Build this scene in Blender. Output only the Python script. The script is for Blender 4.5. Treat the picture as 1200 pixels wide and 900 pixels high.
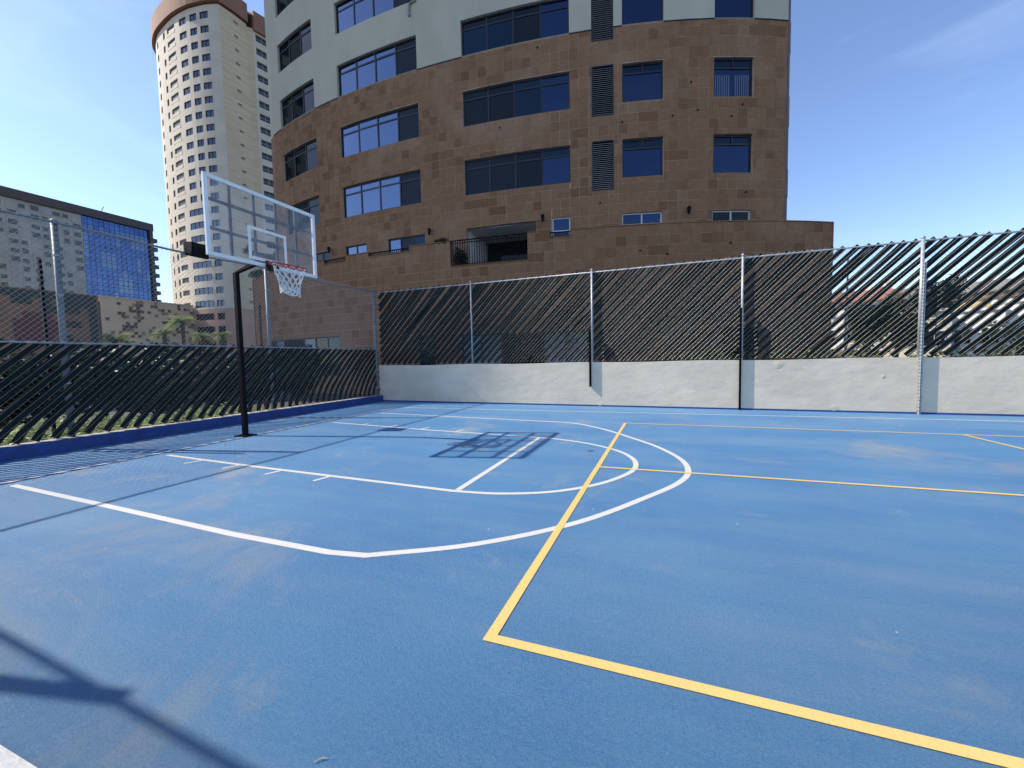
import bpy, math, random
import numpy as np
from mathutils import Vector, Matrix
random.seed(7)
rad = math.radians
for o in list(bpy.data.objects): bpy.data.objects.remove(o)
scn = bpy.context.scene
COL = scn.collection

# ------------------------------------------------------------------ camera
cam_d = bpy.data.cameras.new('camera'); cam = bpy.data.objects.new('camera', cam_d); COL.objects.link(cam)
right = Vector((0.93603416, 0.35135724, -0.01970113))
down = Vector((0.0029092, -0.06370763, -0.99796437))
fwd = Vector((-0.35189712, 0.93407142, -0.06065469))
m = Matrix((right, -down, -fwd)).transposed().to_4x4()
m.translation = Vector((0, 0, 1.5)); cam.matrix_world = m
cam_d.sensor_width = 36.0; cam_d.lens = 36.0 * 483.84 / 1200.0
cam_d.clip_start = 0.05; cam_d.clip_end = 3000
scn.camera = cam
scn.render.resolution_x, scn.render.resolution_y = 1024, 768

# ------------------------------------------------------------------ light
SUN_EL, SUN_AZ = rad(42.0), rad(12.3)
to_sun = Vector((-math.cos(SUN_AZ) * math.cos(SUN_EL), -math.sin(SUN_AZ) * math.cos(SUN_EL), math.sin(SUN_EL)))
w = bpy.data.worlds.new('World'); scn.world = w; w.use_nodes = True
nt = w.node_tree; nt.nodes.clear()
sky = nt.nodes.new('ShaderNodeTexSky'); sky.sky_type = 'NISHITA'; sky.sun_disc = False
sky.sun_elevation = SUN_EL; sky.sun_rotation = math.atan2(to_sun.x, to_sun.y)
sky.altitude = 0; sky.air_density = 1.0; sky.dust_density = 0.3; sky.ozone_density = 3.0
tc = nt.nodes.new('ShaderNodeTexCoord')
mp = nt.nodes.new('ShaderNodeMapping'); mp.inputs['Rotation'].default_value = (0.3, 0.25, 0.5); mp.inputs['Scale'].default_value = (1.0, 3.2, 7.0)
nz = nt.nodes.new('ShaderNodeTexNoise'); nz.inputs['Scale'].default_value = 1.1; nz.inputs['Detail'].default_value = 7; nz.inputs['Roughness'].default_value = 0.6; nz.inputs['Distortion'].default_value = 0.5
rp = nt.nodes.new('ShaderNodeMapRange'); rp.inputs['From Min'].default_value = 0.5; rp.inputs['From Max'].default_value = 0.85; rp.inputs['To Max'].default_value = 0.13
mx = nt.nodes.new('ShaderNodeMix'); mx.data_type = 'RGBA'; mx.inputs['B'].default_value = (7.5, 8.0, 8.8, 1)
bg = nt.nodes.new('ShaderNodeBackground'); bg.inputs['Strength'].default_value = 0.15
out = nt.nodes.new('ShaderNodeOutputWorld')
L = nt.links.new
L(tc.outputs['Generated'], mp.inputs['Vector']); L(mp.outputs['Vector'], nz.inputs['Vector'])
L(nz.outputs['Fac'], rp.inputs['Value']); L(rp.outputs['Result'], mx.inputs['Factor'])
tn = nt.nodes.new('ShaderNodeMix'); tn.data_type = 'RGBA'; tn.blend_type = 'MULTIPLY'; tn.inputs['Factor'].default_value = 1.0; tn.inputs['B'].default_value = (1.0, 0.98, 1.07, 1)
L(sky.outputs['Color'], tn.inputs['A']); L(tn.outputs['Result'], mx.inputs['A']); L(mx.outputs['Result'], bg.inputs['Color']); L(bg.outputs['Background'], out.inputs['Surface'])
sd = bpy.data.lights.new('sun', 'SUN'); sd.energy = 4.7; sd.angle = rad(0.53); sd.color = (1.0, 0.93, 0.82)
sun = bpy.data.objects.new('sun', sd); COL.objects.link(sun)
sun.rotation_euler = to_sun.to_track_quat('Z', 'Y').to_euler(); sun.location = (-30, -10, 60)
vs = scn.view_settings; vs.view_transform = 'Standard'; vs.look = 'None'; vs.exposure = 0.58; vs.gamma = 1.0; vs.use_curve_mapping = False

# ------------------------------------------------------------------ materials
MATS = {}
def mat(name, col, rough=0.7, var=0.0, scale=6.0, bump=0.0, bscale=60.0, metal=0.0, spec=0.5, col2=None, stretch=None):
    if name in MATS: return MATS[name]
    M = bpy.data.materials.new(name); M.use_nodes = True; t = M.node_tree; b = t.nodes['Principled BSDF']
    b.inputs['Roughness'].default_value = rough; b.inputs['Metallic'].default_value = metal; b.inputs['Specular IOR Level'].default_value = spec
    b.inputs['Base Color'].default_value = (*col, 1)
    g = None
    if var > 0 or bump > 0 or col2:
        g = t.nodes.new('ShaderNodeNewGeometry')
        src = g.outputs['Position']
        if stretch:
            mpn = t.nodes.new('ShaderNodeMapping'); mpn.inputs['Scale'].default_value = stretch; t.links.new(src, mpn.inputs['Vector']); src = mpn.outputs['Vector']
    if var > 0 or col2:
        n = t.nodes.new('ShaderNodeTexNoise'); n.inputs['Scale'].default_value = scale; n.inputs['Detail'].default_value = 6; n.inputs['Roughness'].default_value = 0.65
        t.links.new(src, n.inputs['Vector'])
        mxn = t.nodes.new('ShaderNodeMix'); mxn.data_type = 'RGBA'
        c2 = col2 or tuple(min(1, c * (1 + var)) for c in col); c1 = col if col2 else tuple(c * (1 - var) for c in col)
        mxn.inputs['A'].default_value = (*c1, 1); mxn.inputs['B'].default_value = (*c2, 1)
        mr = t.nodes.new('ShaderNodeMapRange'); mr.inputs['From Min'].default_value = 0.3; mr.inputs['From Max'].default_value = 0.7
        t.links.new(n.outputs['Fac'], mr.inputs['Value']); t.links.new(mr.outputs['Result'], mxn.inputs['Factor']); t.links.new(mxn.outputs['Result'], b.inputs['Base Color'])
    if bump > 0:
        n2 = t.nodes.new('ShaderNodeTexNoise'); n2.inputs['Scale'].default_value = bscale; n2.inputs['Detail'].default_value = 4
        t.links.new(src, n2.inputs['Vector'])
        bp = t.nodes.new('ShaderNodeBump'); bp.inputs['Strength'].default_value = bump; bp.inputs['Distance'].default_value = 0.02
        t.links.new(n2.outputs['Fac'], bp.inputs['Height']); t.links.new(bp.outputs['Normal'], b.inputs['Normal'])
    MATS[name] = M; return M

def nodes_of(M): return M.node_tree, M.node_tree.nodes['Principled BSDF']
def noise(t, src, scale, detail=5, rough=0.6, lo=0.3, hi=0.7, dist=0.0):
    n = t.nodes.new('ShaderNodeTexNoise'); n.inputs['Scale'].default_value = scale; n.inputs['Detail'].default_value = detail; n.inputs['Roughness'].default_value = rough; n.inputs['Distortion'].default_value = dist
    t.links.new(src, n.inputs['Vector'])
    r = t.nodes.new('ShaderNodeMapRange'); r.inputs['From Min'].default_value = lo; r.inputs['From Max'].default_value = hi
    t.links.new(n.outputs['Fac'], r.inputs['Value']); return r.outputs['Result']
def mixc(t, fac, a, b):
    x = t.nodes.new('ShaderNodeMix'); x.data_type = 'RGBA'
    for k, v in (('Factor', fac), ('A', a), ('B', b)):
        if isinstance(v, tuple): x.inputs[k].default_value = (*v, 1)
        elif isinstance(v, (int, float)): x.inputs[k].default_value = v
        else: t.links.new(v, x.inputs[k])
    return x.outputs['Result']
def math_n(t, op, a, b=0.0):
    x = t.nodes.new('ShaderNodeMath'); x.operation = op
    for i, v in enumerate((a, b)):
        if isinstance(v, (int, float)): x.inputs[i].default_value = v
        else: t.links.new(v, x.inputs[i])
    return x.outputs[0]

def court_mat():
    M = bpy.data.materials.new('blue_court_paint'); M.use_nodes = True; t, b = nodes_of(M)
    g = t.nodes.new('ShaderNodeNewGeometry'); p = g.outputs['Position']
    st = t.nodes.new('ShaderNodeMapping'); st.inputs['Rotation'].default_value = (0, 0, 0.5); st.inputs['Scale'].default_value = (0.22, 1.3, 1); t.links.new(p, st.inputs['Vector'])
    c = mixc(t, noise(t, p, 0.55, 6, 0.6), (0.028, 0.158, 0.365), (0.055, 0.222, 0.43))
    c = mixc(t, math_n(t, 'MULTIPLY', noise(t, st.outputs['Vector'], 0.9, 7, 0.7, 0.44, 0.74), 0.5), c, (0.225, 0.32, 0.41))
    c = mixc(t, math_n(t, 'MULTIPLY', noise(t, p, 0.42, 8, 0.65, 0.56, 0.74, 0.6), 0.75), c, (0.40, 0.345, 0.275))
    c = mixc(t, math_n(t, 'MULTIPLY', noise(t, p, 1.3, 8, 0.7, 0.58, 0.78, 0.3), 0.55), c, (0.40, 0.38, 0.34))
    c = mixc(t, math_n(t, 'MULTIPLY', noise(t, p, 38, 4, 0.75, 0.40, 0.72), 0.42), c, (0.17, 0.30, 0.45))
    c = mixc(t, math_n(t, 'MULTIPLY', noise(t, p, 95, 3, 0.7, 0.50, 0.72), 0.45), c, (0.018, 0.080, 0.235))
    c = mixc(t, math_n(t, 'MULTIPLY', noise(t, p, 130, 4, 0.85, 0.50, 0.68), 0.55), c, (0.30, 0.41, 0.51))
    v = t.nodes.new('ShaderNodeTexVoronoi'); v.inputs['Scale'].default_value = 2.3; t.links.new(p, v.inputs['Vector'])
    spk = math_n(t, 'LESS_THAN', v.outputs['Distance'], 0.022)
    c = mixc(t, math_n(t, 'MULTIPLY', spk, 0.8), c, (0.62, 0.66, 0.66))
    t.links.new(c, b.inputs['Base Color'])
    b.inputs['Roughness'].default_value = 0.6; b.inputs['Specular IOR Level'].default_value = 0.45
    n2 = t.nodes.new('ShaderNodeTexNoise'); n2.inputs['Scale'].default_value = 75; n2.inputs['Detail'].default_value = 8; n2.inputs['Roughness'].default_value = 0.85; t.links.new(p, n2.inputs['Vector'])
    bp = t.nodes.new('ShaderNodeBump'); bp.inputs['Strength'].default_value = 1.0; bp.inputs['Distance'].default_value = 0.02
    t.links.new(n2.outputs['Fac'], bp.inputs['Height']); t.links.new(bp.outputs['Normal'], b.inputs['Normal'])
    return M
def paint_mat(name, col, worn, amount):
    M = bpy.data.materials.new(name); M.use_nodes = True; t, b = nodes_of(M)
    g = t.nodes.new('ShaderNodeNewGeometry'); p = g.outputs['Position']
    c = mixc(t, math_n(t, 'MULTIPLY', noise(t, p, 2.0, 6, 0.7, 0.4, 0.8), 0.35), col, tuple(x * 0.72 for x in col))
    c = mixc(t, math_n(t, 'MULTIPLY', noise(t, p, 70, 5, 0.75, 0.56, 0.72), amount), c, worn)
    t.links.new(c, b.inputs['Base Color']); b.inputs['Roughness'].default_value = 0.6
    n2 = t.nodes.new('ShaderNodeTexNoise'); n2.inputs['Scale'].default_value = 60; n2.inputs['Detail'].default_value = 5; t.links.new(p, n2.inputs['Vector'])
    bp = t.nodes.new('ShaderNodeBump'); bp.inputs['Strength'].default_value = 0.4; bp.inputs['Distance'].default_value = 0.01
    t.links.new(n2.outputs['Fac'], bp.inputs['Height']); t.links.new(bp.outputs['Normal'], b.inputs['Normal'])
    return M
def stone_mat():
    M = bpy.data.materials.new('brown_quarry_stone'); M.use_nodes = True; t, b = nodes_of(M)
    g = t.nodes.new('ShaderNodeNewGeometry'); p = g.outputs['Position']
    oi = t.nodes.new('ShaderNodeObjectInfo'); at = t.nodes.new('ShaderNodeAttribute'); at.attribute_name = 'tint'
    r = math_n(t, 'FRACT', math_n(t, 'ADD', oi.outputs['Random'], at.outputs['Fac']))
    cr = t.nodes.new('ShaderNodeValToRGB'); e = cr.color_ramp.elements
    e[0].position = 0.0; e[0].color = (0.199, 0.089, 0.040, 1); e[1].position = 1.0; e[1].color = (0.362, 0.188, 0.095, 1)
    for pos, c in ((0.12, (0.235, 0.113, 0.054, 1)), (0.28, (0.297, 0.152, 0.076, 1)), (0.8, (0.320, 0.167, 0.084, 1))):
        x = e.new(pos); x.color = c
    t.links.new(r, cr.inputs['Fac'])
    calm = noise(t, p, 0.22, 3, 0.5, 0.42, 0.58)
    c = mixc(t, math_n(t, 'MULTIPLY', calm, 0.25), cr.outputs['Color'], (0.316, 0.157, 0.074))
    c = mixc(t, math_n(t, 'MULTIPLY', noise(t, p, 5, 8, 0.8, 0.38, 0.66), 0.62), c, (0.180, 0.088, 0.043))
    strk = t.nodes.new('ShaderNodeMapping'); strk.inputs['Scale'].default_value = (1.6, 1.6, 0.22); t.links.new(p, strk.inputs['Vector'])
    c = mixc(t, math_n(t, 'MULTIPLY', noise(t, strk.outputs['Vector'], 1.4, 6, 0.7, 0.55, 0.8), 0.42), c, (0.389, 0.240, 0.153))
    c = mixc(t, math_n(t, 'MULTIPLY', noise(t, p, 0.35, 6, 0.6, 0.50, 0.74, 0.4), 0.65), c, (0.389, 0.232, 0.145))
    t.links.new(c, b.inputs['Base Color']); b.inputs['Roughness'].default_value = 0.85; b.inputs['Specular IOR Level'].default_value = 0.25
    n2 = t.nodes.new('ShaderNodeTexNoise'); n2.inputs['Scale'].default_value = 22; n2.inputs['Detail'].default_value = 6; t.links.new(p, n2.inputs['Vector'])
    bp = t.nodes.new('ShaderNodeBump'); bp.inputs['Strength'].default_value = 0.4; bp.inputs['Distance'].default_value = 0.02
    t.links.new(n2.outputs['Fac'], bp.inputs['Height']); t.links.new(bp.outputs['Normal'], b.inputs['Normal'])
    return M
def leaf_mat(name, a, b_, trans=0.25):
    M = bpy.data.materials.new(name); M.use_nodes = True; t, b = nodes_of(M)
    g = t.nodes.new('ShaderNodeNewGeometry')
    c = mixc(t, g.outputs['Random Per Island'], a, b_)
    t.links.new(c, b.inputs['Base Color']); b.inputs['Roughness'].default_value = 0.5
    tr = t.nodes.new('ShaderNodeBsdfTranslucent'); t.links.new(c, tr.inputs['Color'])
    ms = t.nodes.new('ShaderNodeMixShader'); ms.inputs[0].default_value = trans
    o = t.nodes['Material Output']; t.links.new(b.outputs[0], ms.inputs[1]); t.links.new(tr.outputs[0], ms.inputs[2]); t.links.new(ms.outputs[0], o.inputs['Surface'])
    return M
def board_glass():
    M = bpy.data.materials.new('clear_backboard_glass'); M.use_nodes = True; t, b = nodes_of(M)
    g = t.nodes.new('ShaderNodeNewGeometry')
    b.inputs['Base Color'].default_value = (0.85, 0.88, 0.90, 1); b.inputs['Roughness'].default_value = 0.12
    tr = t.nodes.new('ShaderNodeBsdfTransparent'); tr.inputs['Color'].default_value = (0.955, 0.965, 0.97, 1)
    f = math_n(t, 'MULTIPLY', noise(t, g.outputs['Position'], 3.2, 6, 0.7, 0.3, 0.8), 0.10)
    f = math_n(t, 'ADD', f, 0.04)
    ms = t.nodes.new('ShaderNodeMixShader'); t.links.new(f, ms.inputs[0]); t.links.new(tr.outputs[0], ms.inputs[1]); t.links.new(b.outputs[0], ms.inputs[2])
    t.links.new(ms.outputs[0], t.nodes['Material Output'].inputs['Surface']); return M

m_court = court_mat(); m_white = paint_mat('white_line_paint', (0.56, 0.545, 0.51), (0.20, 0.32, 0.46), 0.6); m_yellow = paint_mat('yellow_line_paint', (0.66, 0.46, 0.155), (0.32, 0.34, 0.34), 0.45)
m_stone = stone_mat()
m_mortar = mat('stone_mortar', (0.43, 0.30, 0.195), 0.9, 0.35, 0.8)
m_pale = mat('pale_render', (0.50, 0.445, 0.325), 0.85, 0.10, 0.5, 0.15, 8, stretch=(1, 1, 0.5))
m_frame = mat('dark_window_metal', (0.012, 0.014, 0.018), 0.4)
m_film = mat('blue_film_glass', (0.145, 0.18, 0.25), 0.03, metal=1.0)
m_deep = mat('deep_blue_glass', (0.042, 0.060, 0.105), 0.03, metal=1.0)
m_dark = mat('dark_glass', (0.007, 0.009, 0.011), 0.05, spec=0.28)
m_murk = mat('murky_glass', (0.030, 0.042, 0.055), 0.05, metal=1.0)
m_wframe = mat('white_window_metal', (0.62, 0.63, 0.62), 0.45)
m_wall = mat('white_wall_render', (0.66, 0.565, 0.43), 0.85, 0.13, 0.9, 0.55, 4.0, stretch=(0.8, 1, 1.3))
m_galv = mat('galvanised_steel', (0.36, 0.38, 0.40), 0.5, 0.3, 14, metal=0.3)
m_litwire = mat('lit_fence_wire', (0.52, 0.52, 0.49), 0.45, metal=0.3)  # brighter copy of the fence wire, sun glint put into the colour
m_frost = mat('pale_blue_film', (0.15, 0.215, 0.26), 0.25, 0.15, 2)
m_wire = mat('fence_wire', (0.36, 0.37, 0.36), 0.45, metal=0.4)
m_slat = mat('dark_green_slat', (0.0045, 0.0085, 0.0075), 0.6, 0.25, 8, spec=0.18)
m_black = mat('black_paint', (0.004, 0.004, 0.005), 0.6, spec=0.12)
m_galv_shade = mat('shaded_galvanised_steel', (0.17, 0.19, 0.205), 0.6, 0.35, 12, metal=0.2)  # darker copy of the galvanised steel, shade put into the colour
m_kerb = mat('kerb_blue_paint', (0.018, 0.052, 0.21), 0.7, 0.25, 4, 0.3, 30)
m_kerbtop = mat('kerb_bare_concrete', (0.33, 0.32, 0.30), 0.9, 0.3, 9)
m_soil = mat('dark_soil', (0.045, 0.036, 0.028), 0.95, 0.4, 3)
m_asph = mat('asphalt', (0.055, 0.055, 0.056), 0.9, 0.25, 1.5)

# ------------------------------------------------------------------ mesh helpers
class MB:
    def __init__(s): s.v = []; s.f = []
    def quad(s, a, b, c, d):
        n = len(s.v); s.v += [tuple(a), tuple(b), tuple(c), tuple(d)]; s.f.append((n, n + 1, n + 2, n + 3))
    def tri(s, a, b, c):
        n = len(s.v); s.v += [tuple(a), tuple(b), tuple(c)]; s.f.append((n, n + 1, n + 2))
    def box(s, a, b):
        (x0, y0, z0), (x1, y1, z1) = a, b
        if x0 > x1: x0, x1 = x1, x0
        if y0 > y1: y0, y1 = y1, y0
        if z0 > z1: z0, z1 = z1, z0
        n = len(s.v)
        s.v += [(x0, y0, z0), (x1, y0, z0), (x1, y1, z0), (x0, y1, z0), (x0, y0, z1), (x1, y0, z1), (x1, y1, z1), (x0, y1, z1)]
        s.f += [tuple(n + i for i in q) for q in ((3, 2, 1, 0), (4, 5, 6, 7), (0, 1, 5, 4), (1, 2, 6, 5), (2, 3, 7, 6), (3, 0, 4, 7))]
    def hexa(s, p):
        n = len(s.v); s.v += [tuple(q) for q in p]
        s.f += [tuple(n + i for i in q) for q in ((3, 2, 1, 0), (4, 5, 6, 7), (0, 1, 5, 4), (1, 2, 6, 5), (2, 3, 7, 6), (3, 0, 4, 7))]
    def bar(s, a, b, wd, th=None, side=None):
        a = Vector(a); b = Vector(b); d = (b - a).normalized(); th = th or wd
        u = Vector(side) if side else (Vector((0, 0, 1)) if abs(d.z) < 0.9 else Vector((1, 0, 0)))
        u = (u - d * u.dot(d)).normalized(); v = d.cross(u)
        u = u * wd / 2; v = v * th / 2
        s.hexa([a - u - v, a + u - v, a + u + v, a - u + v, b - u - v, b + u - v, b + u + v, b - u + v])
    def tube(s, pts, r, n=6, closed=False, caps=True):
        pts = [Vector(p) for p in pts]; N = len(pts); base = len(s.v)
        rr = r if isinstance(r, (list, tuple)) else [r] * N
        up = None
        for i, p in enumerate(pts):
            if closed: d = pts[(i + 1) % N] - pts[i - 1]
            else: d = pts[min(i + 1, N - 1)] - pts[max(i - 1, 0)]
            d.normalize()
            if up is None: up = Vector((0, 0, 1)) if abs(d.z) < 0.9 else Vector((1, 0, 0))
            u = (up - d * up.dot(d)).normalized(); v = d.cross(u); up = u
            for k in range(n):
                a = 2 * math.pi * k / n; q = p + (u * math.cos(a) + v * math.sin(a)) * rr[i]; s.v.append(tuple(q))
        for i in range(N if closed else N - 1):
            j = (i + 1) % N
            for k in range(n):
                k2 = (k + 1) % n; s.f.append((base + i * n + k, base + i * n + k2, base + j * n + k2, base + j * n + k))
        if caps and not closed:
            s.f.append(tuple(base + k for k in reversed(range(n)))); s.f.append(tuple(base + (N - 1) * n + k for k in range(n)))
    def prism(s, poly, z0, z1):
        n = len(s.v); N = len(poly); s.v += [(x, y, z0) for x, y in poly] + [(x, y, z1) for x, y in poly]
        s.f.append(tuple(n + i for i in reversed(range(N)))); s.f.append(tuple(n + N + i for i in range(N)))
        for i in range(N): j = (i + 1) % N; s.f.append((n + i, n + j, n + N + j, n + N + i))
    def mesh(s, name, mt=None):
        me = bpy.data.meshes.new(name); me.from_pydata(s.v, [], s.f); me.update()
        if mt: me.materials.append(mt)
        return me
    def build(s, name, mt, parent=None, smooth=False):
        me = s.mesh(name, mt)
        if smooth: me.polygons.foreach_set('use_smooth', [True] * len(me.polygons))
        return link(name, me, parent)
def link(name, me, parent=None):
    o = bpy.data.objects.new(name, me); COL.objects.link(o)
    if parent is not None: o.parent = parent; 
    return o
def fix(o, parent):                       # parent without moving
    o.parent = parent; o.matrix_parent_inverse = parent.matrix_world.inverted(); return o
def tag(o, label=None, cat=None, group=None, kind=None):
    if label: o['label'] = label
    if cat: o['category'] = cat
    if group: o['group'] = group
    if kind: o['kind'] = kind
    return o
def empty(name, label, cat, group=None):   # things are built in world coordinates under an empty at the origin of the thing's own frame
    o = bpy.data.objects.new(name, None); COL.objects.link(o); o.empty_display_size = 0.2
    return tag(o, label, cat, group)

class Path:                                # plan curve: s (metres along) -> point, outward normal on the right-hand side of travel
    def __init__(s, pts):
        s.p = np.array(pts, float); s.S = np.r_[0, np.cumsum(np.hypot(*np.diff(s.p, axis=0).T))]
        t = np.gradient(s.p, axis=0) if len(pts) > 2 else np.repeat(np.diff(s.p, axis=0), 2, 0)
        t /= np.linalg.norm(t, axis=1)[:, None]; s.n = np.c_[t[:, 1], -t[:, 0]]
    def at(s, q, off=0.0, z=0.0):
        x = np.interp(q, s.S, s.p[:, 0]); y = np.interp(q, s.S, s.p[:, 1])
        nx = np.interp(q, s.S, s.n[:, 0]); ny = np.interp(q, s.S, s.n[:, 1]); l = math.hypot(nx, ny)
        return Vector((x + off * nx / l, y + off * ny / l, z))
    def nrm(s, q):
        nx = np.interp(q, s.S, s.n[:, 0]); ny = np.interp(q, s.S, s.n[:, 1]); l = math.hypot(nx, ny); return Vector((nx / l, ny / l, 0))
def splits(a, b, step):
    n = max(1, int(math.ceil((b - a) / step))); return [a + (b - a) * i / n for i in range(n + 1)]
def cbox(mb, P, s0, s1, z0, z1, o0, o1, step=1.2):   # curved box on a path, o0 inner, o1 outer
    ss = splits(s0, s1, step)
    for i in range(len(ss) - 1):
        a, b = ss[i], ss[i + 1]
        mb.hexa([P.at(a, o1, z0), P.at(b, o1, z0), P.at(b, o0, z0), P.at(a, o0, z0), P.at(a, o1, z1), P.at(b, o1, z1), P.at(b, o0, z1), P.at(a, o0, z1)])
def facade(P, s0, s1, z0, z1, holes, off, depth, step=0.8, mb=None, thick=0.3):
    mb = mb or MB()
    ls = sorted(set([s0, s1] + [v for h in holes for v in h[:2] if s0 < v < s1])); ss = []
    for a, b in zip(ls, ls[1:]): ss += splits(a, b, step)[:-1]
    ss.append(ls[-1])
    zz = sorted(set([z0, z1] + [v for h in holes for v in h[2:4] if z0 < v < z1]))
    for a, b in zip(ss, ss[1:]):
        for c, d in zip(zz, zz[1:]):
            ms, mz = (a + b) / 2, (c + d) / 2
            if any(h[0] < ms < h[1] and h[2] < mz < h[3] for h in holes): continue
            mb.quad(P.at(a, off, c), P.at(b, off, c), P.at(b, off, d), P.at(a, off, d))
    for h in holes:
        a0, a1, c0, c1 = h[:4]; dp = h[4] if len(h) > 4 else depth
        c0c, c1c = max(c0, z0), min(c1, z1)
        if c1c <= c0c: continue
        for s_ in (a0, a1):
            q = (P.at(s_, off, c0c), P.at(s_, off - dp, c0c), P.at(s_, off - dp, c1c), P.at(s_, off, c1c))
            mb.quad(*(q if s_ == a0 else q[::-1]))
        st = splits(a0, a1, step)
        for a, b in zip(st, st[1:]):
            if c0 >= z0: mb.quad(P.at(a, off, c0), P.at(a, off - dp, c0), P.at(b, off - dp, c0), P.at(b, off, c0))
            if c1 <= z1: mb.quad(P.at(b, off, c1), P.at(b, off - dp, c1), P.at(a, off - dp, c1), P.at(a, off, c1))
    return mb

# ------------------------------------------------------------------ ground, court, lines
mb = MB(); mb.quad((-900, -700, -0.25), (900, -700, -0.25), (900, 1200, -0.25), (-900, 1200, -0.25)); tag(mb.build('ground', m_asph), kind='structure')
FX = -10.2                               # left fence plane
def wy(X): return 12.85 - 0.02 * (X + 10.35)   # face of the back wall
mb = MB(); n = len(mb.v)
pts = [(-10.3, -14), (22, -14), (22, wy(22) + 0.15), (-10.3, wy(-10.3) + 0.15)]
mb.prism(pts, -0.3, 0.0)
court = mb.build('court_floor', m_court); tag(court, kind='structure')

def ribbon(pts, wd, z, closed=False):
    mb = MB(); P = [Vector((x, y, 0)) for x, y in pts]; Lf, Rt = [], []
    for i, p in enumerate(P):
        a = P[max(i - 1, 0)]; b = P[min(i + 1, len(P) - 1)]
        t1 = (p - a).normalized() if i > 0 else (b - p).normalized(); t2 = (b - p).normalized() if i < len(P) - 1 else t1
        t = (t1 + t2).normalized(); k = 1 / max(0.5, t.dot(t1)); nn = Vector((-t.y, t.x, 0)) * wd / 2 * k
        Lf.append(p + nn); Rt.append(p - nn)
    for i in range(len(P) - 1):
        q = [Rt[i], Rt[i + 1], Lf[i + 1], Lf[i]]; mb.quad(*[(v.x, v.y, z) for v in q])
    return mb
def catmull(pts, n=6):
    P = [np.array(p, float) for p in pts]; P = [2 * P[0] - P[1]] + P + [2 * P[-1] - P[-2]]; o = []
    for i in range(1, len(P) - 2):
        for k in range(n):
            t = k / n; a, b, c, d = P[i - 1:i + 3]
            o.append(tuple(0.5 * (2 * b + (c - a) * t + (2 * a - 5 * b + 4 * c - d) * t * t + (3 * b - a - 3 * c + d) * t ** 3)))
    o.append(tuple(P[-2])); return o
def line(name, pts, wd, mt, z): ribbon(pts, wd, z).build(name, mt, court)
arc3 = catmull([(-2.18, 2.51), (-1.45, 2.96), (-0.75, 3.66), (-0.19, 4.56), (0.14, 5.2), (0.26, 5.75), (0.18, 6.4), (-0.15, 7.16), (-0.62, 7.85), (-1.2, 8.6), (-1.84, 9.19), (-2.2, 9.34)], 6)
line('white_line', [(-7.9, 2.63), (-6, 2.56), (-3.6, 2.46), (-2.5, 2.46)] + arc3 + [(-2.69, 9.40), (-5, 9.60), (-7.85, 9.85)], 0.075, m_white, 0.0020)
line('white_line', [(-7.85, 4.37), (-5.5, 4.24), (-2.26, 4.11)], 0.07, m_white, 0.0022)
line('white_line', [(-7.85, 8.03), (-5, 7.66), (-2.26, 7.44)], 0.07, m_white, 0.0024)
line('white_line', [(-2.26, 4.15), (-2.26, 7.40)], 0.075, m_white, 0.0026)
arc2 = catmull([(-2.26, 4.11), (-1.75, 4.18), (-1.2, 4.42), (-0.75, 4.86), (-0.47, 5.4), (-0.40, 5.8), (-0.48, 6.25), (-0.75, 6.7), (-1.25, 7.1), (-1.8, 7.34), (-2.26, 7.44)], 6)
line('white_line', arc2, 0.07, m_white, 0.0028)
for x in (-6.85, -5.95, -5.05, -4.15): 
    line('white_line', [(x, 4.29 - 0.045 * (x + 6)), (x - 0.06, 4.02 - 0.045 * (x + 6))], 0.055, m_white, 0.0030)
    line('white_line', [(x, 7.79 - 0.09 * (x + 6)), (x + 0.05, 8.03 - 0.09 * (x + 6))], 0.055, m_white, 0.0032)
line('white_line', [(-8.16, 0.6), (-8.20, 11.15)], 0.07, m_white, 0.0034)
line('white_line', [(-7.95, 11.18), (-1, 11.38), (8, 11.66), (20, 12.0)], 0.06, m_white, 0.0036)
line('white_line', [(-7.95, 0.63), (20, 0.63)], 0.2, m_white, 0.0038)
line('yellow_line', [(-0.89, 1.92), (-0.885, 9.57)], 0.062, m_yellow, 0.0044)
line('yellow_line', [(-0.92, 1.95), (6, 1.945), (16, 1.93)], 0.062, m_yellow, 0.0047)
line('yellow_line', [(-0.92, 9.55), (6, 9.59), (16, 9.63)], 0.055, m_yellow, 0.0050)
line('yellow_line', [(-0.86, 5.62), (3.4, 5.71), (16, 5.9)], 0.055, m_yellow, 0.0053)
line('yellow_line', [(4.91, 9.57), (4.99, 8.4), (5.1, 1.95)], 0.055, m_yellow, 0.0056)
# floor drain plate in the paint
mb = MB(); mb.tube([(-1.15, 6.56, 0.001), (-1.15, 6.56, 0.006)], 0.055, 14); dr = mb.build('drain_cover', mat('drain_iron', (0.07, 0.12, 0.18), 0.6), court)

# kerb under the left fence
mb = MB(); mb.box((FX - 0.12, -13.9, -0.2), (-10.05, wy(-10.05) - 0.004, 0.225)); kerb = mb.build('kerb', m_kerb); tag(kerb, kind='structure')
mb = MB()
ys = np.linspace(-13.85, 12.83, 60)
for i in range(len(ys) - 1):
    e0, e1 = [-10.065 - 0.02 * random.random() for _ in (0, 1)]
    mb.quad((FX - 0.11, ys[i], 0.229), (e0, ys[i], 0.229), (e1, ys[i + 1], 0.229), (FX - 0.11, ys[i + 1], 0.229))
mb.build('kerb_top', m_kerbtop, kerb)

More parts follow.
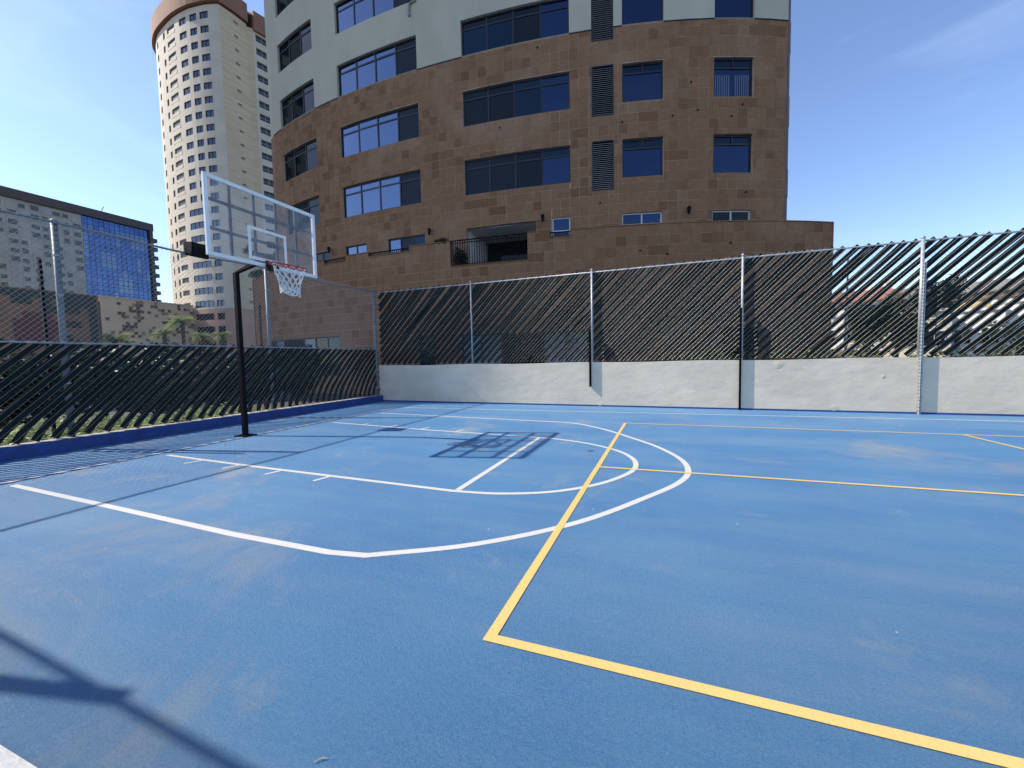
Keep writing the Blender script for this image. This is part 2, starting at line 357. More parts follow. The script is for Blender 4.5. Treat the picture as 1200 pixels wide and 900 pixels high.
# ------------------------------------------------------------------ back wall
wallo = empty('retaining_wall', 'low white rendered wall along the edge of the blue court under the slatted fence', 'wall')
xs = np.linspace(-10.2, 20, 64); mb = MB(); H = 1.345
for i in range(len(xs) - 1):
    a, b = xs[i], xs[i + 1]
    za, zb = [H + 0.012 * math.sin(q * 1.7) for q in (a, b)]
    mb.quad((a, wy(a), 0), (b, wy(b), 0), (b, wy(b), zb), (a, wy(a), za)); mb.quad((a, wy(a), za), (b, wy(b), zb), (b, wy(b) + 0.22, zb), (a, wy(a) + 0.22, za))
    mb.quad((b, wy(b) + 0.22, -0.2), (a, wy(a) + 0.22, -0.2), (a, wy(a) + 0.22, za), (b, wy(b) + 0.22, zb))
mb.build('wall_face', m_wall, wallo)
mb = MB()
for i in range(len(xs) - 1):
    a, b = xs[i], xs[i + 1]; mb.quad((a, wy(a) - 0.004, 0), (b, wy(b) - 0.004, 0), (b, wy(b) - 0.004, 0.045), (a, wy(a) - 0.004, 0.045 + 0.0))
mb.build('base_strip', m_kerb, wallo)  # thin dark blue strip along the foot of the wall
def patch(X, Z, r, sx=1.0):
    mb = MB(); c = (X, wy(X) - 0.011, Z); ring = []
    for k in range(14):
        a = 2 * math.pi * k / 14; rr = r * (0.85 + 0.3 * random.random()); ring.append((X + sx * rr * math.cos(a), wy(X) - 0.004, Z + rr * math.sin(a)))
    for k in range(14): mb.tri(c, ring[(k + 1) % 14], ring[k])
    mb.build('render_patch', m_wall, wallo, True)
patch(2.72, 1.22, 0.12); patch(3.95, 0.12, 0.08, 1.6); patch(-1.9, 0.08, 0.06, 2); patch(4.9, 0.9, 0.05)

# ------------------------------------------------------------------ fences
def wires(mb, A, B, z0, z1, pitch, r, nrm, off, dirs=(1, -1)):
    A = Vector(A); B = Vector(B); Lh = (B - A).length; d = (B - A) / Lh; Hh = z1 - z0; nv = Vector(nrm)
    for sgn in dirs:
        k0 = -Hh if sgn > 0 else 0.0; k1 = Lh if sgn > 0 else Lh + Hh
        u = k0 + pitch * 0.5
        while u < k1:
            t0, t1 = 0.0, Hh                           # u(t)=u+sgn*t
            if sgn > 0: t0 = max(0, -u); t1 = min(Hh, Lh - u)
            else: t0 = max(0, u - Lh); t1 = min(Hh, u)
            if t1 - t0 > 0.02:
                N = max(1, int((t1 - t0) / 0.9)); pp = []
                for i in range(N + 1):
                    t = t0 + (t1 - t0) * i / N; h = u + sgn * t
                    bow = 0.012 * math.sin(h * 1.9 + t) + 0.008 * math.sin(h * 4.1)
                    pp.append(A + d * h + Vector((0, 0, z0 + t)) + nv * (off * (1 if sgn > 0 else 1.4) + bow * 0.4))
                mb.tube(pp, r, 4, caps=False)
            u += pitch
def slat_mesh(A, d, nv, h0, z0, z1, hmin, hmax, power, lean, wd, tilt, seed):
    rnd = random.Random(seed); N = 12; Hh = z1 - z0; ph = rnd.random() * 6; amp = 0.008 + 0.012 * rnd.random()
    pts = []
    for i in range(N + 1):
        t = i / N; h = h0 + Hh * lean * (t ** power) + amp * math.sin(t * 7 + ph)
        pts.append((h, z0 + Hh * t))
    # clip to [hmin,hmax]
    keep = []
    for i in range(len(pts)):
        h, z = pts[i]
        if hmin <= h <= hmax: 
            if i > 0 and not (hmin <= pts[i - 1][0] <= hmax):
                e = hmin if pts[i - 1][0] < hmin else hmax; a = pts[i - 1]; k = (e - a[0]) / (h - a[0]); keep.append((e, a[1] + k * (z - a[1])))
            keep.append((h, z))
        elif keep and i > 0 and hmin <= pts[i - 1][0] <= hmax:
            e = hmax if h > hmax else hmin; a = pts[i - 1]; k = (e - a[0]) / (h - a[0]); keep.append((e, a[1] + k * (z - a[1])))
    if len(keep) < 2: return None
    # drop near-duplicate points
    kk = [keep[0]]
    for q in keep[1:]:
        if math.hypot(q[0] - kk[-1][0], q[1] - kk[-1][1]) > 0.01: kk.append(q)
    keep = kk
    if len(keep) < 2: return None
    mb = MB(); rows = []
    for i, (h, z) in enumerate(keep):
        a = keep[max(i - 1, 0)]; b = keep[min(i + 1, len(keep) - 1)]; tx, tz = b[0] - a[0], b[1] - a[1]; l = math.hypot(tx, tz); tx /= l; tz /= l
        side = d * (-tz) + Vector((0, 0, 1)) * tx                # in-plane perpendicular, pointing up-left
        tl = tilt + 0.10 * math.sin(i * 0.8 + ph)
        sv = (side * math.cos(tl) + nv * math.sin(tl)) * wd / 2; tv = (nv * math.cos(tl) - side * math.sin(tl)) * 0.0045
        c = A + d * h + Vector((0, 0, z))
        rows.append((c - sv - tv, c - sv + tv, c + tv * 1.8, c + sv + tv, c + sv - tv))
    n = len(rows[0])
    for r_ in rows: mb.v += [tuple(p) for p in r_]
    for i in range(len(rows) - 1):
        for k in range(n): mb.f.append((i * n + k, i * n + (k + 1) % n, (i + 1) * n + (k + 1) % n, (i + 1) * n + k))
    mb.f.append(tuple(range(n))[::-1]); mb.f.append(tuple((len(rows) - 1) * n + k for k in range(n)))
    return mb
def cap(mb, x, y, z, r): mb.tube([(x, y, z), (x, y, z + 0.03), (x, y, z + 0.06)], [r * 1.25, r * 1.25, r * 0.4], 8)

# back fence
bf = empty('chain_link_fence', 'galvanised chain link fence threaded with dark diagonal slats on top of the white wall', 'fence')
TOPZ = 4.08
A = Vector((FX, wy(FX) + 0.11, 0)); B = Vector((19.6, wy(19.6) + 0.11, 0)); d = (B - A).normalized(); Lb = (B - A).length; nv = Vector((0, -1, 0))
i = 0; h = -2.9
while h < Lb:
    s = slat_mesh(A, d, nv, h + 0.0, 1.40, TOPZ + 0.015 + 0.02 * random.random(), 0.03, Lb, 1.0, 0.97 + 0.04 * random.random(), 0.126, 0.05 + 0.2 * random.random(), i)
    if s and s.v: s.build('slat', m_slat, bf)
    h += 0.245 + random.uniform(-0.012, 0.012); i += 1
for dr, off_, rr_, mt_ in ((1, 0.02, 0.0017, m_litwire), (-1, -0.02, 0.0015, m_galv_shade)):  # one diagonal coloured as lit, the other as shaded
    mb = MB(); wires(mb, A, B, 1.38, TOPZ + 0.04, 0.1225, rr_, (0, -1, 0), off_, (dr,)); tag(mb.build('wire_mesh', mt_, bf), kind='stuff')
mb = MB(); mb.tube([A + Vector((0, 0.0, TOPZ)), A + d * (Lb / 2) + Vector((0, 0, TOPZ - 0.005)), B + Vector((0, 0, TOPZ))], 0.021, 8); mb.build('top_rail', m_galv, bf, True)
for X, r in ((-6.26, 0.028), (-2.15, 0.03), (1.88, 0.03), (5.58, 0.036), (9.6, 0.03), (13.6, 0.03), (17.6, 0.03)):
    y = wy(X) + 0.05; mb = MB(); mb.tube([(X, y, 1.3), (X, y, TOPZ + 0.04)], r, 10); cap(mb, X, y, TOPZ + 0.04, r)
    mb.build('post', m_galv, bf, True)
def angle(X, z0, z1, y, mt, holes=False, wd=0.055, dp=0.06):
    mb = MB(); mb.box((X - wd / 2, y - dp, z0), (X - wd / 2 + 0.007, y, z1)); mb.box((X - wd / 2 + 0.007, y - 0.007, z0), (X + wd / 2, y, z1))
    o = mb.build('angle_bar', mt, bf)
    if holes:
        mb = MB(); z = z0 + 0.06
        while z < z1:
            mb.box((X - wd / 2 - 0.002, y - 0.042, z), (X - wd / 2 - 0.0005, y - 0.018, z + 0.04)); mb.box((X - 0.01, y - 0.0085, z), (X + 0.014, y - 0.0075, z + 0.04)); z += 0.082
        tag(mb.build('slot', m_black, o), kind='stuff')
angle(-2.20, 0.60, 2.35, wy(-2.2) - 0.012, m_black, dp=0.075)
angle(1.84, 0.0, 2.75, wy(1.84) - 0.012, m_black, dp=0.075)
angle(5.60, 0.0, 3.55, wy(5.6) - 0.012, m_galv, True, 0.07, 0.075)
angle(9.65, 0.0, 2.75, wy(9.65) - 0.012, m_black, dp=0.075)

# left fence
lf = empty('chain_link_fence', 'galvanised chain link fence with slats only in its lower half on the blue kerb', 'fence')
A = Vector((FX, -13.6, 0)); B = Vector((FX, wy(FX) + 0.02, 0)); d = Vector((0, 1, 0)); Lb = (B - A).length; nv = Vector((1, 0, 0)); MID = 1.945
i = 0; h = 9.0
while h < Lb:
    y = h - 13.6; far = 1.0 if y > 7.2 else 0.0
    s = slat_mesh(A, d, nv, h, 0.25 + 0.03 * random.random(), MID + 0.03 * random.random(), 0.0, Lb - 0.06, 1.12 + 0.33 * far + 0.1 * random.random(), 1.0 - 0.15 * far, 0.108, -0.34 + 0.2 * random.random(), 500 + i)
    if s and s.v: s.build('slat', m_slat, lf)
    h += 0.245 + random.uniform(-0.012, 0.012); i += 1
A8 = A + Vector((0, 8, 0))
for dr, mt_, rr_ in ((1, m_litwire, 0.0025), (-1, m_wire, 0.0022)):  # lit and dim wire directions told apart by colour
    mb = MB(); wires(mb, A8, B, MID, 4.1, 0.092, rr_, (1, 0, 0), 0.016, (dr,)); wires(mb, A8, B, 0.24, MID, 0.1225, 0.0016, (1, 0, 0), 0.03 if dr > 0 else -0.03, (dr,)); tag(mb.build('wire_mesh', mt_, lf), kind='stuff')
mb = MB(); pts = [A + Vector((0, q * Lb, 4.06 + 0.025 * math.sin(q * 40))) for q in np.linspace(0, 1, 40)]; mb.tube(pts, 0.022, 8); mb.build('top_rail', m_galv_shade, lf, True)
mb = MB(); mb.tube([A + Vector((0, 0, MID)), B + Vector((0, 0, MID))], 0.018, 8); mb.build('mid_rail', m_galv, lf, True)
for Y, r in ((-8.3, 0.04), (-4.1, 0.04), (0.05, 0.04), (4.20, 0.048), (8.37, 0.045), (12.72, 0.05)):
    mb = MB(); x = FX - (0.0 if Y > 12 else 0.075); mb.tube([(x, Y, 0.1), (x, Y, 4.1)], r, 12); cap(mb, x, Y, 4.1, r); o = mb.build('post', m_galv_shade, lf, True)
    mb = MB()
    for z in (0.5, 1.2, 1.95, 2.8, 3.5): mb.tube([(x, Y, z), (x, Y, z + 0.025)], r * 1.18, 12)
    mb.build('tension_band', m_galv, o)
for Y, z0, z1 in ((4.02, 0.3, 3.45), (8.22, 0.3, 3.1)):
    mb = MB(); mb.box((FX - 0.20, Y - 0.03, z0), (FX - 0.193, Y + 0.03, z1)); mb.box((FX - 0.193, Y - 0.03, z0), (FX - 0.14, Y - 0.023, z1)); mb.build('angle_bar', m_black, lf)
# barbed twist ends along the top
mb = MB(); y = -5.0
while y < 12.8:
    dx = random.uniform(-.02, .02); mb.tube([(FX, y, 4.09), (FX + dx, y + random.uniform(-.03, .03), 4.15)], 0.0022, 4, caps=False); y += 0.098
o = mb.build('wire_ends', m_wire, lf); tag(o, kind='stuff')
mb = MB(); x = FX
while x < 9:
    mb.tube([(x, wy(x) + 0.09, TOPZ + 0.02), (x + random.uniform(-.02, .02), wy(x) + 0.09, TOPZ + 0.05)], 0.0016, 4, caps=False); x += 0.098
o = mb.build('wire_ends', m_wire, bf); tag(o, kind='stuff')

# floodlight clamped on the left fence's top rail
fl = empty('floodlight', 'small black floodlight clamped to the top rail behind the backboard', 'floodlight')
cy = 6.52
mb = MB(); mb.hexa([(FX - 0.10, cy - 0.19, 4.02), (FX + 0.16, cy - 0.19, 3.96), (FX + 0.16, cy + 0.19, 3.96), (FX - 0.10, cy + 0.19, 4.02), (FX - 0.05, cy - 0.19, 4.30), (FX + 0.2, cy - 0.19, 4.27), (FX + 0.2, cy + 0.19, 4.27), (FX - 0.05, cy + 0.19, 4.30)]); bd = mb.build('housing', m_black, fl)
mb = MB()
for k in range(9): mb.box((FX - 0.12, cy - 0.17 + k * 0.04, 4.05), (FX - 0.04, cy - 0.16 + k * 0.04, 4.27))
mb.build('cooling_fins', m_black, bd)
mb = MB(); mb.hexa([(FX + 0.165, cy - 0.16, 3.99), (FX + 0.17, cy - 0.16, 3.99), (FX + 0.17, cy + 0.16, 3.99), (FX + 0.165, cy + 0.16, 3.99), (FX + 0.2, cy - 0.16, 4.25), (FX + 0.206, cy - 0.16, 4.25), (FX + 0.206, cy + 0.16, 4.25), (FX + 0.2, cy + 0.16, 4.25)]); mb.build('lens', m_dark, bd)
mb = MB(); mb.bar((FX + 0.02, cy - 0.22, 4.14), (FX + 0.02, cy - 0.22, 4.0), 0.03, 0.01); mb.bar((FX + 0.02, cy + 0.22, 4.14), (FX + 0.02, cy + 0.22, 4.0), 0.03, 0.01); mb.bar((FX + 0.02, cy - 0.225, 4.0), (FX + 0.02, cy + 0.225, 4.0), 0.03, 0.012); mb.build('bracket', m_black, fl)

# ------------------------------------------------------------------ basketball hoop
hp = empty('basketball_hoop', 'basketball hoop with clear backboard on a black bent pole at the edge of the court', 'basketball hoop')
bx, by0, by1, bz0, bz1 = -7.05, 4.69, 6.95, 3.305, 4.63
px, py = -8.28, 6.06
mb = MB(); mb.box((px - 0.042, py - 0.042, 0), (px + 0.042, py + 0.042, 3.36)); mb.build('pole', m_black, hp)
mb = MB(); mb.hexa([(px - 0.042, py - 0.043, 3.36), (px + 0.042, py - 0.043, 3.36), (px + 0.042, py + 0.043, 3.36), (px - 0.042, py + 0.043, 3.36),
    (-7.36, py - 0.043, 3.65), (-7.28, py - 0.043, 3.55), (-7.28, py + 0.043, 3.55), (-7.36, py + 0.043, 3.65)]); mb.build('arm', m_black, hp)
mb = MB(); mb.box((px - 0.15, py - 0.15, 0.006), (px + 0.15, py + 0.15, 0.022)); mb.build('base_plate', m_black, hp)
m_bframe = mat('white_backboard_frame', (0.78, 0.76, 0.72), 0.4, 0.08, 6); m_bar = mat('grey_support_bar', (0.025, 0.025, 0.026), 0.5, 0.15, 5)
mb = MB(); mb.box((bx - 0.006, by0 + 0.02, bz0 + 0.02), (bx + 0.006, by1 - 0.02, bz1 - 0.02)); bb = mb.build('backboard', board_glass(), hp)
mb = MB(); F = 0.062
mb.box((bx - 0.025, by0, bz0), (bx + 0.018, by0 + F, bz1)); mb.box((bx - 0.025, by1 - F, bz0), (bx + 0.018, by1, bz1))
mb.box((bx - 0.025, by0 + F, bz0), (bx + 0.018, by1 - F, bz0 + F)); mb.box((bx - 0.025, by0 + F, bz1 - F), (bx + 0.018, by1 - F, bz1)); mb.build('border', m_bframe, bb)
cyb = (by0 + by1) / 2
mb = MB(); q0, q1, r0, r1, f = cyb - 0.40, cyb + 0.40, bz0 + 0.10, bz0 + 0.69, 0.055
x0, x1 = bx + 0.0075, bx + 0.010
mb.box((x0, q0, r0), (x1, q0 + f, r1)); mb.box((x0, q1 - f, r0), (x1, q1, r1)); mb.box((x0, q0 + f, r0), (x1, q1 - f, r0 + f)); mb.box((x0, q0 + f, r1 - f), (x1, q1 - f, r1)); mb.build('target_square', m_bframe, bb)
for k in range(1, 5):
    y = by0 + (by1 - by0) * k / 5; mb = MB(); mb.bar((bx - 0.045, y, bz0 + 0.03), (bx - 0.045, y, bz1 - 0.05), 0.048, 0.03, (0, 1, 0)); mb.build('support_bar', m_bar, hp)
for k in (0.36, 0.72):
    z = bz0 + (bz1 - bz0) * k; mb = MB(); mb.bar((bx - 0.078, by0 + 0.05, z), (bx - 0.078, by1 - 0.05, z), 0.046, 0.03); mb.build('support_bar', m_bar, hp)
mb = MB(); mb.bar((-7.33, cyb - 0.30, 3.59), (-7.33, cyb + 0.36, 3.59), 0.08, 0.06)
for s in (-0.25, 0.3):
    mb.bar((-7.33, cyb + s, 3.59), (bx - 0.09, cyb + s * 1.1, 3.46), 0.04, 0.04); mb.bar((-7.33, cyb + s, 3.59), (bx - 0.09, cyb + s * 1.1, 3.78), 0.04, 0.04)
mb.bar((bx - 0.08, cyb - 0.3, 3.44), (bx - 0.08, cyb + 0.36, 3.44), 0.05, 0.04); mb.build('mounting_bracket', m_bar, hp)
# rim
m_rim = mat('red_rim_paint', (0.42, 0.035, 0.03), 0.45, 0.2, 20); RZ = 3.375; rc = Vector((bx + 0.19 + 0.285, cyb + 0.02, RZ)); RR = 0.285
rim = empty('rim', None, None); rim.parent = hp
def rimpt(a, r=RR, dz=0.0):
    x = r * math.cos(a); return (rc.x + x, rc.y + r * math.sin(a), RZ + dz - 0.13 * (x + RR) / (2 * RR))
mb = MB(); mb.tube([rimpt(2 * math.pi * k / 40) for k in range(40)], 0.012, 8, True); mb.build('ring', m_rim, rim, True)
mb = MB(); mb.tube([rimpt(2 * math.pi * k / 40, RR * 1.0, -0.045) for k in range(40)], 0.008, 6, True); mb.build('lower_ring', m_rim, rim, True)
mb = MB()
for s in (-1, 1): mb.tube([(bx + 0.03, cyb + 0.02 + s * 0.07, RZ - 0.02), (bx + 0.22, cyb + 0.02 + s * 0.16, RZ - 0.012)], 0.012, 8)
mb.build('rim_brace', m_rim, rim)
mb = MB(); mb.box((bx + 0.0185, cyb - 0.09, RZ - 0.13), (bx + 0.05, cyb + 0.13, RZ + 0.05)); mb.box((bx + 0.05, cyb - 0.06, RZ - 0.09), (bx + 0.15, cyb + 0.1, RZ - 0.03)); mb.build('rim_plate', mat('dark_rim_plate', (0.03, 0.015, 0.015), 0.5), rim)
m_net = mat('white_net_cord', (0.72, 0.70, 0.66), 0.8)
mb = MB(); NL = 12; prof = [(0.0, 1.0), (0.09, 0.93), (0.18, 0.82), (0.27, 0.71), (0.36, 0.62), (0.45, 0.57), (0.54, 0.60)]
def netpt(k, j):
    dz, rr = prof[j]; a = 2 * math.pi * (k + 0.5 * (j % 2)) / NL; p = rimpt(a, RR * rr * (0.97 + 0.05 * math.sin(k * 2.3 + j)), 0); return (p[0], p[1], p[2] - dz * (0.97 + 0.05 * math.sin(k * 1.9)))
for j in range(len(prof) - 1):
    for k in range(NL):
        a = netpt(k, j)
        for kk in ((k, k - 1) if j % 2 == 0 else (k, k + 1)):
            b = netpt(kk, j + 1); mid = tuple((a[i] + b[i]) / 2 + (0.012 if i == 2 else 0) * 0 for i in range(3)); mb.tube([a, mid, b], 0.0075, 5, caps=False)
for j in (5, 6): mb.tube([netpt(k / 1.0, j) for k in range(NL)], 0.008, 5, True)
mb.build('net', m_net, rim)

# near-side fence: the photographer stands just inside it; its post and top rail shade the court's near corner
nf = empty('chain_link_fence', 'plain galvanised chain link fence along the near sideline without any slats', 'fence')
NZ = 4.05
def ny(X): return -0.06 - 0.045 * (X + 4.0)
mb = MB(); mb.tube([(X, ny(X), NZ) for X in (-10.2, -7, -4, -2.6)], 0.024, 10); mb.build('top_rail', m_galv, nf, True)
for X in (-10.1, -6.78, -2.6): mb = MB(); mb.tube([(X, ny(X), 0), (X, ny(X), NZ + 0.05)], 0.05, 12); mb.build('post', m_galv, nf, True)
mb = MB(); wires(mb, (-10.1, ny(-10.1), 0), (-2.7, ny(-2.7), 0), 0.05, NZ, 0.098, 0.0014, (0, 1, 0), 0.01); tag(mb.build('wire_mesh', m_wire, nf), kind='stuff')

# ------------------------------------------------------------------ main curved stone building
co = [1.4777375169885051e-05, 0.0006164288853831649, 0.018715236059315292, 0.29192440984910695, 20.471390200064256]
px_ = np.linspace(-27, 9, 361); BP = Path(np.c_[px_, np.polyval(co, px_)])
bl = empty('apartment_building', 'curved apartment block clad in brown stone below and pale render above', 'building')
ROWS = {'Z': (24.55, 22.9), 'A': (21.25, 19.6), 'B': (17.95, 16.285), 'C': (14.65, 12.97), 'D': (11.36, 9.66)}
COLS = {'w1': (4.5, 8.2), 'w2': (10.18, 15.52), 'w3': (18.0, 23.26), 'w4': (25.6, 27.41), 'w5': (29.61, 31.41)}
wins = [(c, r, *COLS[c], ROWS[r][1], ROWS[r][0]) for c in COLS for r in ROWS]
louv = [(24.25, 25.22, 15.75, 17.95), (24.25, 25.22, 12.48, 14.66), (24.25, 25.22, 9.17, 11.37), (24.25, 25.22, 19.05, 21.25)]
low = [('s', 25.58, 27.37, 6.2, 8.07), ('s', 29.6, 31.38, 6.2, 8.03), ('s', 22.37, 23.22, 6.9, 8.12), ('s', 13.32, 15.69, 6.2, 8.07), ('s', 10.22, 11.84, 6.2, 8.07), ('s', 7.4, 8.95, 6.2, 8.05)]
loggia = (18.02, 21.6, 6.02, 8.07)
S0, S1, ZB = 3.41, 33.0, 16.27
holes = [(a, b, c, d_) for (_, _, a, b, c, d_) in wins] + [l for l in louv] + [l[1:] for l in low] + [loggia + (0.3,)]
o = facade(BP, S0, S1, ZB, 27.5, [h for h in holes if h[3] > ZB + 0.1], 0.0, 0.22).build('rendered_wall', m_pale, bl)
stone = facade(BP, S0, S1, 5.0, ZB, [h for h in holes if h[2] < ZB - 0.1], -0.018, 0.20).build('stone_wall', m_mortar, bl)
mb = MB(); cbox(mb, BP, S0, S1, ZB - 0.022, ZB + 0.012, -0.02, 0.028)
# keep the joint strip out of the louvre and the windows
mb = MB()
edges = sorted([(a, b) for a, b, c, d_ in louv if c < ZB < d_] + [COLS[c] for c in COLS])
cur = S0
for a, b in edges + [(S1, S1)]:
    if a > cur: mb = MB(); cbox(mb, BP, cur, a, ZB - 0.028, ZB + 0.006, -0.02, 0.02); mb.build('joint_strip', m_frame, bl)
    cur = b
# returns and back
lc = BP.at(S0, 0, 0); nL = BP.nrm(S0); tL = Vector((nL.y, -nL.x, 0)) * -1   # tangent pointing towards -s
if tL.x > 0: tL = -tL
arc = []; R_ = 3.2; cen = lc - nL * R_
for k in range(0, 9):
    a = rad(95) * k / 8; v = nL * math.cos(a) + tL * math.sin(a); arc.append(cen + v * R_)
left_pts = [(p.x, p.y) for p in arc]; end = arc[-1]; back_dir = (-nL * math.sin(rad(95)) * 0 + tL * math.cos(rad(95)) * 0); 
left_pts.append((end.x + 1.0, end.y + 12.0))
LP = Path(left_pts[::-1]); rc_ = BP.at(S1, 0, 0)
RP = Path([(rc_.x, rc_.y), (rc_.x + 0.38, rc_.y + 1.1), (rc_.x + 0.5, rc_.y + 2.3), (rc_.x - 1.5, rc_.y + 16)])
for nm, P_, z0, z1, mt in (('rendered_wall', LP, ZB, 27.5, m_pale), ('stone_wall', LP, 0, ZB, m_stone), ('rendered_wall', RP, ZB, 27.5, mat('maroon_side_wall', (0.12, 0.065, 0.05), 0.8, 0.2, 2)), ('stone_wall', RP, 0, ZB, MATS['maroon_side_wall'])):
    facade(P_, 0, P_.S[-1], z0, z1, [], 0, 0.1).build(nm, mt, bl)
for z in (9.2, 12.5, 15.8, 19.1, 22.4):     # rounded balcony slabs that edge out past the corner
    c = Vector((rc_.x + 0.17, rc_.y + 2.0, 0)); mb = MB(); poly = [(c.x + 0.26 * math.cos(a), c.y + 1.3 * math.sin(a)) for a in np.linspace(-1.5, 1.6, 12)] + [(c.x - 0.5, c.y + 1.2), (c.x - 0.5, c.y - 1.2)]
    mb.prism(poly, z - 0.25, z + 0.95); mb.build('balcony', mat('balcony_render', (0.22, 0.15, 0.12), 0.8, 0.1), bl)
roofp = [(p.x, p.y) for p in [BP.at(s, 0) for s in splits(S0, S1, 1.5)]] + [(rc_.x + 0.6, rc_.y + 14), (left_pts[-1][0], left_pts[-1][1])]
mb = MB(); mb.prism(roofp, 27.5, 27.9); mb.build('roof', m_pale, bl)

# windows
def pane(P, s0, s1, z0, z1, off, mt, parent, step=1.2):
    mb = MB(); tw = random.uniform(-0.006, 0.006); t2 = random.uniform(-0.006, 0.006)
    a0, a1 = P.at(s0, off + tw, z0), P.at(s1, off - tw, z0); b0, b1 = P.at(s0, off + tw + t2, z1), P.at(s1, off - tw + t2, z1)
    n_ = P.nrm((s0 + s1) / 2) * 0.012
    mb.hexa([a0, a1, a1 - n_, a0 - n_, b0, b1, b1 - n_, b0 - n_]); return mb.build('pane', mt, parent)
def window(P, s0, s1, z0, z1, ncol, transom, off, mats_, parent, fm=m_frame, fw=0.075, sillm=None):
    mb = MB(); o0, o1 = off - 0.05, off + 0.03
    cbox(mb, P, s0, s1, z1 - fw, z1, o0, o1); cbox(mb, P, s0, s1, z0, z0 + fw, o0, o1)
    xs = [s0 + (s1 - s0) * k / ncol for k in range(ncol + 1)]
    for k, x in enumerate(xs):
        a = x if k == 0 else (x - fw if k == ncol else x - fw / 2); cbox(mb, P, a, a + fw, z0 + fw, z1 - fw, o0, o1 + 0.004)
    zt = z1 - (z1 - z0) * transom if transom else None
    if zt: cbox(mb, P, s0 + fw, s1 - fw, zt - fw / 2, zt + fw / 2, o0, o1 - 0.003)
    wobj = mb.build('window', fm, parent)
    for k in range(ncol):
        a, b = xs[k] + fw * 0.4, xs[k + 1] - fw * 0.4; mt = mats_[k % len(mats_)]
        if isinstance(mt, tuple): mu, ml = mt
        else: mu = ml = mt
        if zt: pane(P, a, b, zt, z1 - fw * 0.5, off, mu, wobj); pane(P, a, b, z0 + fw * 0.5, zt, off, ml, wobj)
        else: pane(P, a, b, z0 + fw * 0.5, z1 - fw * 0.5, off, ml, wobj)
    return wobj
for c, r, a, b, z0, z1 in wins:
    if c == 'w1': window(BP, a, b, z0, z1, 3, 0.26, -0.16, [m_murk, m_murk, m_dark], bl)
    elif c == 'w2': window(BP, a, b, z0, z1, 4, 0.24, -0.16, [m_film, m_film, m_film, m_dark], bl)
    elif c == 'w3': window(BP, a, b, z0, z1, 4, 0.24, -0.16, {'B': [(m_dark, m_murk), (m_dark, m_murk), m_dark, m_deep], 'C': [m_dark, m_dark, m_murk, m_deep]}.get(r, [m_dark, m_dark, m_dark, (m_murk, m_deep)]), bl)
    else:
        wo = window(BP, a, b, z0, z1, 1, 0.24, -0.16, [(m_murk, m_deep)], bl)
        mb = MB(); cbox(mb, BP, (a + b) / 2 - 0.03, (a + b) / 2 + 0.03, z1 - 0.36, z1 - 0.05, -0.2, -0.128); mb.build('mullion', m_frame, wo)
        if (c, r) == ('w5', 'C'):
            mcur = mat('blue_curtain', (0.10, 0.13, 0.22), 0.7)
            mb = MB()
            for k in range(16):
                q = a + 0.1 + k * (b - a - 0.2) / 16
                if 6.6 < k < 8.6: continue
                cbox(mb, BP, q, q + 0.06, z0 + 0.06, z0 + 0.98, -0.158, -0.146)
            mb.build('curtain', mcur, wo)
for a, b, z0, z1 in louv:
    lo = MB(); cbox(lo, BP, a, b, z0, z1, -0.20, -0.17); lv = lo.build('louvre', m_black, bl)
    fr = MB(); cbox(fr, BP, a, a + 0.04, z0, z1, -0.17, 0.006); cbox(fr, BP, b - 0.04, b, z0, z1, -0.17, 0.006); cbox(fr, BP, a + 0.04, b - 0.04, z1 - 0.04, z1, -0.17, 0.006); cbox(fr, BP, a + 0.04, b - 0.04, z0, z0 + 0.04, -0.17, 0.006); fr.build('frame', m_frame, lv)
    m_lv = mat('grey_louvre_slat', (0.30, 0.285, 0.27), 0.5)
    nsl = 24
    for k in range(nsl):
        z = z0 + 0.06 + (z1 - z0 - 0.12) * k / nsl; sl = MB()
        sl.hexa([BP.at(a + .04, 0.0, z), BP.at(b - .04, 0.0, z), BP.at(b - .04, -0.1, z + 0.055), BP.at(a + .04, -0.1, z + 0.055), BP.at(a + .04, 0.0, z + 0.012), BP.at(b - .04, 0.0, z + 0.012), BP.at(b - .04, -0.1, z + 0.067), BP.at(a + .04, -0.1, z + 0.067)])
        sl.build('slat', m_lv, lv)
for i, (_, a, b, z0, z1) in enumerate(low):
    fm = m_wframe if i in (0, 1, 2) else m_frame
    mm = [[m_deep], [m_dark, m_dark], [m_deep], [m_film, m_dark, m_murk], [m_film], [m_dark]][i]
    window(BP, a, b, z0, z1, 1 if i == 2 else (3 if i == 3 else 2), 0.0 if i in (3, 5) else (0.5 if i == 2 else 0.27), -0.15, mm, bl, fm, 0.06)
# loggia room
a, b, z0, z1 = loggia; lg = MB()
for (p, q, mt_) in ():
    pass
D_ = 3.0
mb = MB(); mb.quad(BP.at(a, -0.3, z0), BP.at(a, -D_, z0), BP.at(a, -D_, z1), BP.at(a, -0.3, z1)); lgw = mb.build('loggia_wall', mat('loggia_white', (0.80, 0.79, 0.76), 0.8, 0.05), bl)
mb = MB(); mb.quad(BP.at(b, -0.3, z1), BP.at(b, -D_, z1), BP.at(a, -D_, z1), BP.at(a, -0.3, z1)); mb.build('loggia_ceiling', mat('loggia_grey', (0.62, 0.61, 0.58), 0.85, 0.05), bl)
mb = MB(); mb.quad(BP.at(a, -D_, z0), BP.at(b, -D_, z0), BP.at(b, -D_, z1), BP.at(a, -D_, z1)); mb.build('loggia_glazing', m_dark, bl)
mb = MB(); mb.quad(BP.at(b, -0.3, z0), BP.at(b, -D_, z0), BP.at(b, -D_, z1), BP.at(b, -0.3, z1)); mb.build('loggia_wall', MATS['loggia_grey'], bl)
